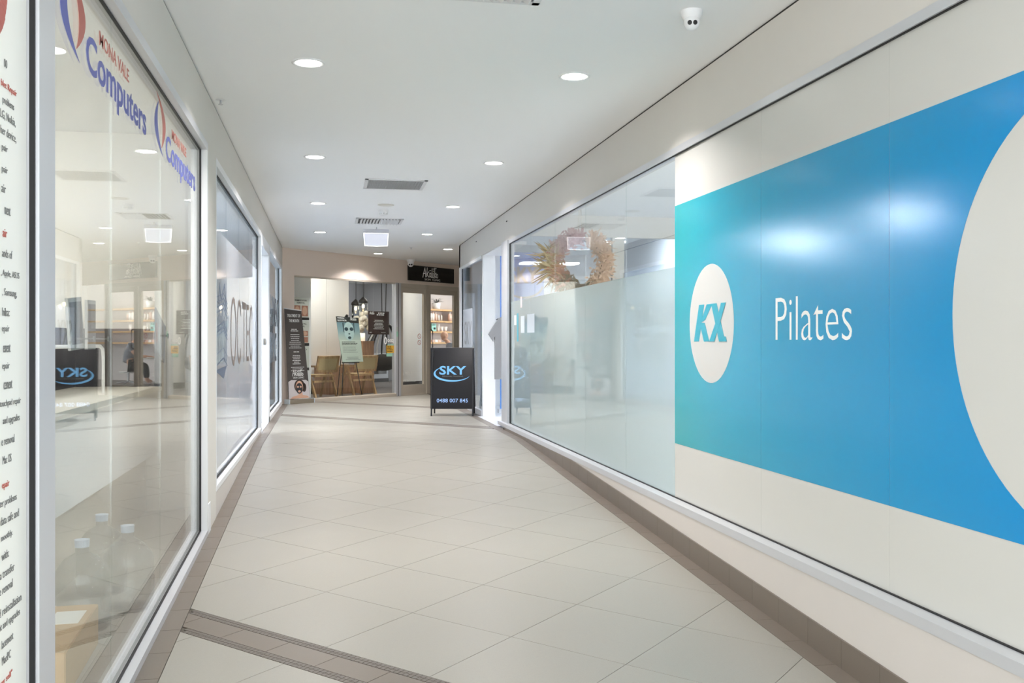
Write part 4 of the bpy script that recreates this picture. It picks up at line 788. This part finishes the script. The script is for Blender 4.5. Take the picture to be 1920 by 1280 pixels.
dk = thing('work_bench', 'pale bench in front of the seated bald person', 'bench', A(8.9, 3.05), R(-8)); obj('top', box(-.80, -.24, -.5, .5, .655, .68), PALE, dk, PM[mn]); 
for y_ in (-.47, .43): obj('leg', box(-.78, -.73, y_, y_ + .05, 0, .655), ALU, dk, PM[mn])

# ------------------------------------------------------------------ gym interior (right)
GP = 12.62
gp = sgrp('window_7', (4.6, GP, 0))                                # glazed partition inside the gym
obj('header', box(2.42, 7.3, GP, GP + .1, 2.48, ZC - .001), mat('pale beam', (228, 224, 216), .7), gp, W)
for x in (3.72, 5.0, 6.2): obj('post', box(x, x + .16, GP, GP + .1, 0, 2.48), MATS['pale beam'], gp, W)
obj('rail', box(2.42, 7.3, GP + .02, GP + .08, 0, .1), MATS['pale beam'], gp, W)
for a, b in ((2.42, 3.72), (3.88, 5.0), (5.16, 6.2)): obj('pane', box(a, b, GP + .045, GP + .053, .1, 2.48), GLASSB, gp, W)
struct(obj('wall_gym_side', box(5.0, 5.1, GP + .1, 16.68, 0, ZC - .001), GREYWALL))
def rpanel(x, y, sx, sy, m, label, z=ZC - .002):
    o = tag(obj('ceiling_light', box(-sx / 2, sx / 2, -sy / 2, sy / 2, -.03, 0), m), label, 'light panel'); o.location = (x, y, z); return o
rpanel(4.3, 13.8, .6, .6, GYML, 'lit ceiling panel in the bright gym entry'); rpanel(4.6, 9.4, .5, .5, GYML, 'lit ceiling panel behind the wreath window'); rpanel(4.6, 5, 1.2, .5, GYML, 'lit ceiling panel behind the mural wall')
rpanel(-2.6, 3.2, .6, .6, ROOML, 'lit ceiling panel in the computer shop near the window stile'); rpanel(-3.1, 6.6, .6, .6, ROOML, 'lit ceiling panel at the back of the computer shop'); rpanel(-3.05, 11.6, .6, .6, OFFL, 'lit ceiling panel in the office behind the building drawing'); rpanel(-3.1, 15.1, .6, .6, OFFL, 'lit ceiling panel in the office behind the employment lettering')
bn = thing('blue_banner', 'tall blue banner with bronze SKY lettering inside the gym entry', 'banner', (2.95, 15.0, 0)); obj('sheet', box(-.33, .36, -.003, .003, .06, 2.48), gradmat('blue banner print', [(0, (92, 150, 224)), (1, (120, 146, 206))], 2, 0, 2.4, .5), bn); obj('base', box(-.36, .39, -.08, .08, 0, .06), ALU, bn)
Fg = frame((2.95, 14.996, 0), (1, 0, 0), (0, 0, 1)); BRZ = mat('bronze print', (150, 128, 104), .5); b = B(); text(b, 'SKY', -.2, 2.0, .48, .26, Fg, bold=.03); ring(b, .04, 1.98, .3, .2, .03, Fg, a0=R(190), a1=R(350)); obj('lettering', b, BRZ, bn, W)
ts = thing('t_shirt', 'grey T-shirt on a hanger at the gym entry', 'T-shirt', (2.44, 13.4, 1.0)); b = B(); GT = mat('grey marl cotton', (150, 150, 152), .9, noise=.08, nscale=120)
prism(b, [(-.26, 0, .20), (-.19, 0, .10), (-.17, 0, .18), (-.17, 0, -.42), (.17, 0, -.42), (.17, 0, .18), (.19, 0, .10), (.26, 0, .20), (.12, 0, .42), (.06, 0, .44), (0, 0, .40), (-.06, 0, .44), (-.12, 0, .42)], (0, .06, 0)); obj('body', b, GT, ts); b = B(); tube(b, [(-.15, .03, .40), (0, .03, .47), (.15, .03, .40)], .006); tube(b, [(0, .03, .47), (.0, .03, .54), (.03, .03, .56), (.03, .03, .52)], .004); obj('hanger', b, BLK, ts)
rk = thing('clothes_rack', 'white tubular clothes rack on castors at the gym entry', 'clothes rack', (2.6, 13.6, 0)); b = B(); tube(b, [(-.12, 0, .07), (-.10, 0, .22), (.3, 0, .22), (.32, 0, .07)], .014); tube(b, [(.1, 0, .22), (.1, 0, 1.55), (.06, -.05, 1.56), (-.1, -.17, 1.56)], .014); obj('frame', b, WHITE, rk)
for x in (-.12, .32): b = B(); lathe(b, [(0, -.012), (.035, -.012), (.035, .012), (0, .012)], seg=16, M=Matrix.Translation((x, 0, .036)) @ Matrix.Rotation(R(90), 4, 'X')); obj('castor', b, ALU, rk)
# wreath of dried flowers behind the clear strip of glass
wt = thing('wreath', 'dried pink and beige flower wreath hung behind the glass over the frosted film', 'wreath', (2.62, 10.1, 1.93)); rr = random.Random(3)
def ringpt(a, r=.24): return Vector((math.cos(a) * r, 0, math.sin(a) * r))
b = B(); tube(b, [ringpt(2 * PI * k / 32) for k in range(33)], .016, 7); tube(b, [ringpt(2 * PI * k / 32, .255) + Vector((0, .02 * math.sin(k), 0)) for k in range(33)], .01, 6); obj('vine', b, mat('brown vine', (122, 100, 74), .8), wt)
def sprays(name, a0, a1, n, m, ln, wd, rad=.26, spread=.07, seed=1):
    r2 = random.Random(seed); b = B()
    for _ in range(n):
        a = r2.uniform(a0, a1); o = ringpt(a, rad + r2.gauss(0, spread * .5)) + Vector((0, r2.uniform(-.05, .03), 0)); d = Vector((r2.gauss(0, 1), r2.gauss(0, .5), r2.gauss(0, 1))) + ringpt(a, 1) * 1.1; d.normalize(); s = d.cross(Vector((0, 1, 0.1))).normalized() * wd; L = ln * r2.uniform(.5, 1.2)
        prism(b, [o, o + d * L * .6 + s, o + d * L, o + d * L * .6 - s], Vector((0, .004, 0)))
    obj(name, b, m, wt)
sprays('beige_blooms', R(-70), R(70), 800, mat('beige petals', (206, 172, 142), .8), .07, .014, seed=1); sprays('pink_blooms', R(85), R(175), 650, mat('dusty pink petals', (182, 136, 128), .8), .06, .012, seed=2)
sprays('rust_blooms', R(185), R(235), 380, mat('rust petals', (176, 122, 96), .8), .06, .013, .27, .08, 3); sprays('pampas', R(160), R(205), 120, mat('pampas plume', (178, 162, 128), .9), .24, .007, .28, .05, 4); sprays('olive_leaves', R(220), R(290), 160, mat('olive leaf', (112, 104, 76), .8), .13, .014, seed=5)
sprays('pale_plume', R(300), R(420), 120, mat('pale plume', (222, 196, 170), .9), .12, .005, .29, .05, 6)
b = B(); tube(b, [(-.03, 0, .24), (-.005, 0, .6), (.0, 0, .828)], .005, 5); tube(b, [(.03, 0, .24), (.005, 0, .6), (.0, 0, .828)], .005, 5); obj('ribbon', b, mat('cream ribbon', (228, 222, 206), .7), wt)
for i in range(2): pass
# ------------------------------------------------------------------ computer shop contents
bn_ = thing('display_bench', 'long white bench inside the computer shop window', 'bench', (-1.9, 5.6, -.255)); obj('top', box(-2.0, -1.3, 3.6, 8.28, .71, .75), CREAM, bn_, W); obj('front_panel', box(-1.36, -1.33, 3.62, 8.26, .22, .71), WHITE, bn_, W); obj('plinth', box(-1.95, -1.42, 3.62, 8.26, -.255, .22), mat('beige laminate', (206, 198, 182), .6), bn_, W)
ds = thing('desk_screen', 'dark brown desk screen standing on the white bench', 'screen', (-1.7, 7.9, .75)); obj('panel', box(-3.0, -1.29, 8.1, 8.14, .75, 1.2), mat('dark brown laminate', (38, 32, 29), .35), ds, W); obj('foot', box(-1.5, -1.36, 8.04, 8.2, .75, .77), BLK, ds, W)
obj('panel', box(-1.95, -1.91, 3.8, 8.1, .75, 1.2), MATS['dark brown laminate'], ds, W)
tb = thing('tube_frame', 'bent white tube frame standing on the bench in the computer shop', 'frame', (-1.6, 6.0, .75)); b = B(); pts = [(-1.45, 4.4, .76), (-1.45, 4.4, 1.04), (-1.45, 4.44, 1.07), (-1.45, 6.78, 1.07), (-1.45, 6.86, 1.05), (-1.45, 6.88, 1.0), (-1.45, 6.88, .76)]; tube(b, pts, .011, 8); obj('tube', b, PRINTW, tb, W)
cd = thing('brochure_card', 'grey tilted card on a suction arm behind the computer shop glass', 'card', (-.88, 5.53, 1.13)); b = B(); prism(b, [(-.88, 5.40, 1.28), (-.88, 5.73, 1.18), (-.88, 5.68, .983), (-.88, 5.335, 1.086)], (-.006, 0, 0)); obj('card', b, mat('grey card', (150, 152, 158), .5), cd, W); b = B(); tube(b, [(-.88, 5.53, 1.13), (-.836, 5.53, 1.13)], .005, 8); tube(b, [(-.836, 5.53, 1.13), (-.842, 5.53, 1.13)], .014, 14); obj('suction_arm', b, PRINTG, cd, W); b = B(); Fc = FL(5.40, 1.09, -.879); ring(b, .02, .08, .022, .022, .008, Fc); ring(b, .02, .03, .022, .022, .008, Fc); obj('emblem', b, SRED, cd, W)
for i, (y, lab) in enumerate(((3.83, 'tilted pale phone display stuck to the glass, nearer the stile of the computer shop window'), (4.07, 'upright slim phone display stuck to the glass, farther from the window stile'))):
    t = thing('phone_display', lab, 'phone display', (-.90, y, 1.16), R(-22 + 14 * i), 'phone displays in the computer shop'); obj('screen', box(-.012, .0, -.04, .04, -.09, .10, M=Matrix.Rotation(R(6 * (1 - i)), 4, 'X')), mat('pale grey plastic', (176, 176, 170), .3), t); obj('display', box(0, .003, -.032, .032, -.07, .085, M=Matrix.Rotation(R(6 * (1 - i)), 4, 'X')), mat('dim screen', (84, 80, 78), .15), t); b = B(); tube(b, [(-.9, y, 1.11), (-.836, y, 1.11)], .003, 8); tube(b, [(-.842, y, 1.11), (-.836, y, 1.11)], .010, 14); obj('suction_arm', b, PRINTG, t, W)
CARD = mat('cardboard', (196, 164, 122), .8, noise=.05, nscale=20); bxo = thing('cardboard_box', 'brown cardboard parcel box on the floor inside the computer shop window', 'box', (-1.19, 4.32, -.255), R(3)); obj('carton', box(-.2, .2, -.36, .36, 0, .18, bev=.004), CARD, bxo); obj('tape', box(-.025, .025, -.362, .362, .176, .1815), mat('packing tape', (206, 180, 140), .3), bxo); obj('parcel_label', box(.05, .17, .05, .25, .179, .182), PRINTW, bxo)
PET = glassmat('clear plastic', (236, 238, 238), .06, (220, 224, 226))
jug0 = None
for x, y, lab in ((-1.0, 5.3, 'clear plastic water jug farthest behind the cardboard box'), (-1.14, 4.96, 'clear plastic water jug between the box and the farthest jug'), (-1.2, 5.66, 'clear plastic water jug set back against the bench')):
    if jug0 is None:
        jug0 = thing('water_jug', lab, 'jug', (x, y, -.255), 0, 'clear water jugs on the shop floor'); b = B(); lathe(b, [(0, .0), (.12, .0), (.13, .02), (.13, .16), (.122, .17), (.13, .18), (.125, .27), (.08, .33), (.03, .36), (.03, .40)], seg=26); obj('bottle', b, PET, jug0, smooth=True); b = B(); lathe(b, [(.032, .385), (.034, .42), (0, .42)], seg=18); obj('cap', b, mat('pale blue cap', (190, 206, 224), .4), jug0)
    else: dup(jug0, (x, y, -.255), 0, lab)
# office contents
tbo = thing('office_table', 'pale office table behind the frosted office window', 'table', (-2.0, 10.6, -.01)); obj('top', box(-.4, .4, -.8, .8, .71, .74), WHITE, tbo)
for sx in (-.36, .36):
    for sy in (-.74, .74): obj('leg', box(sx - .02, sx + .02, sy - .02, sy + .02, 0, .71), ALU, tbo)
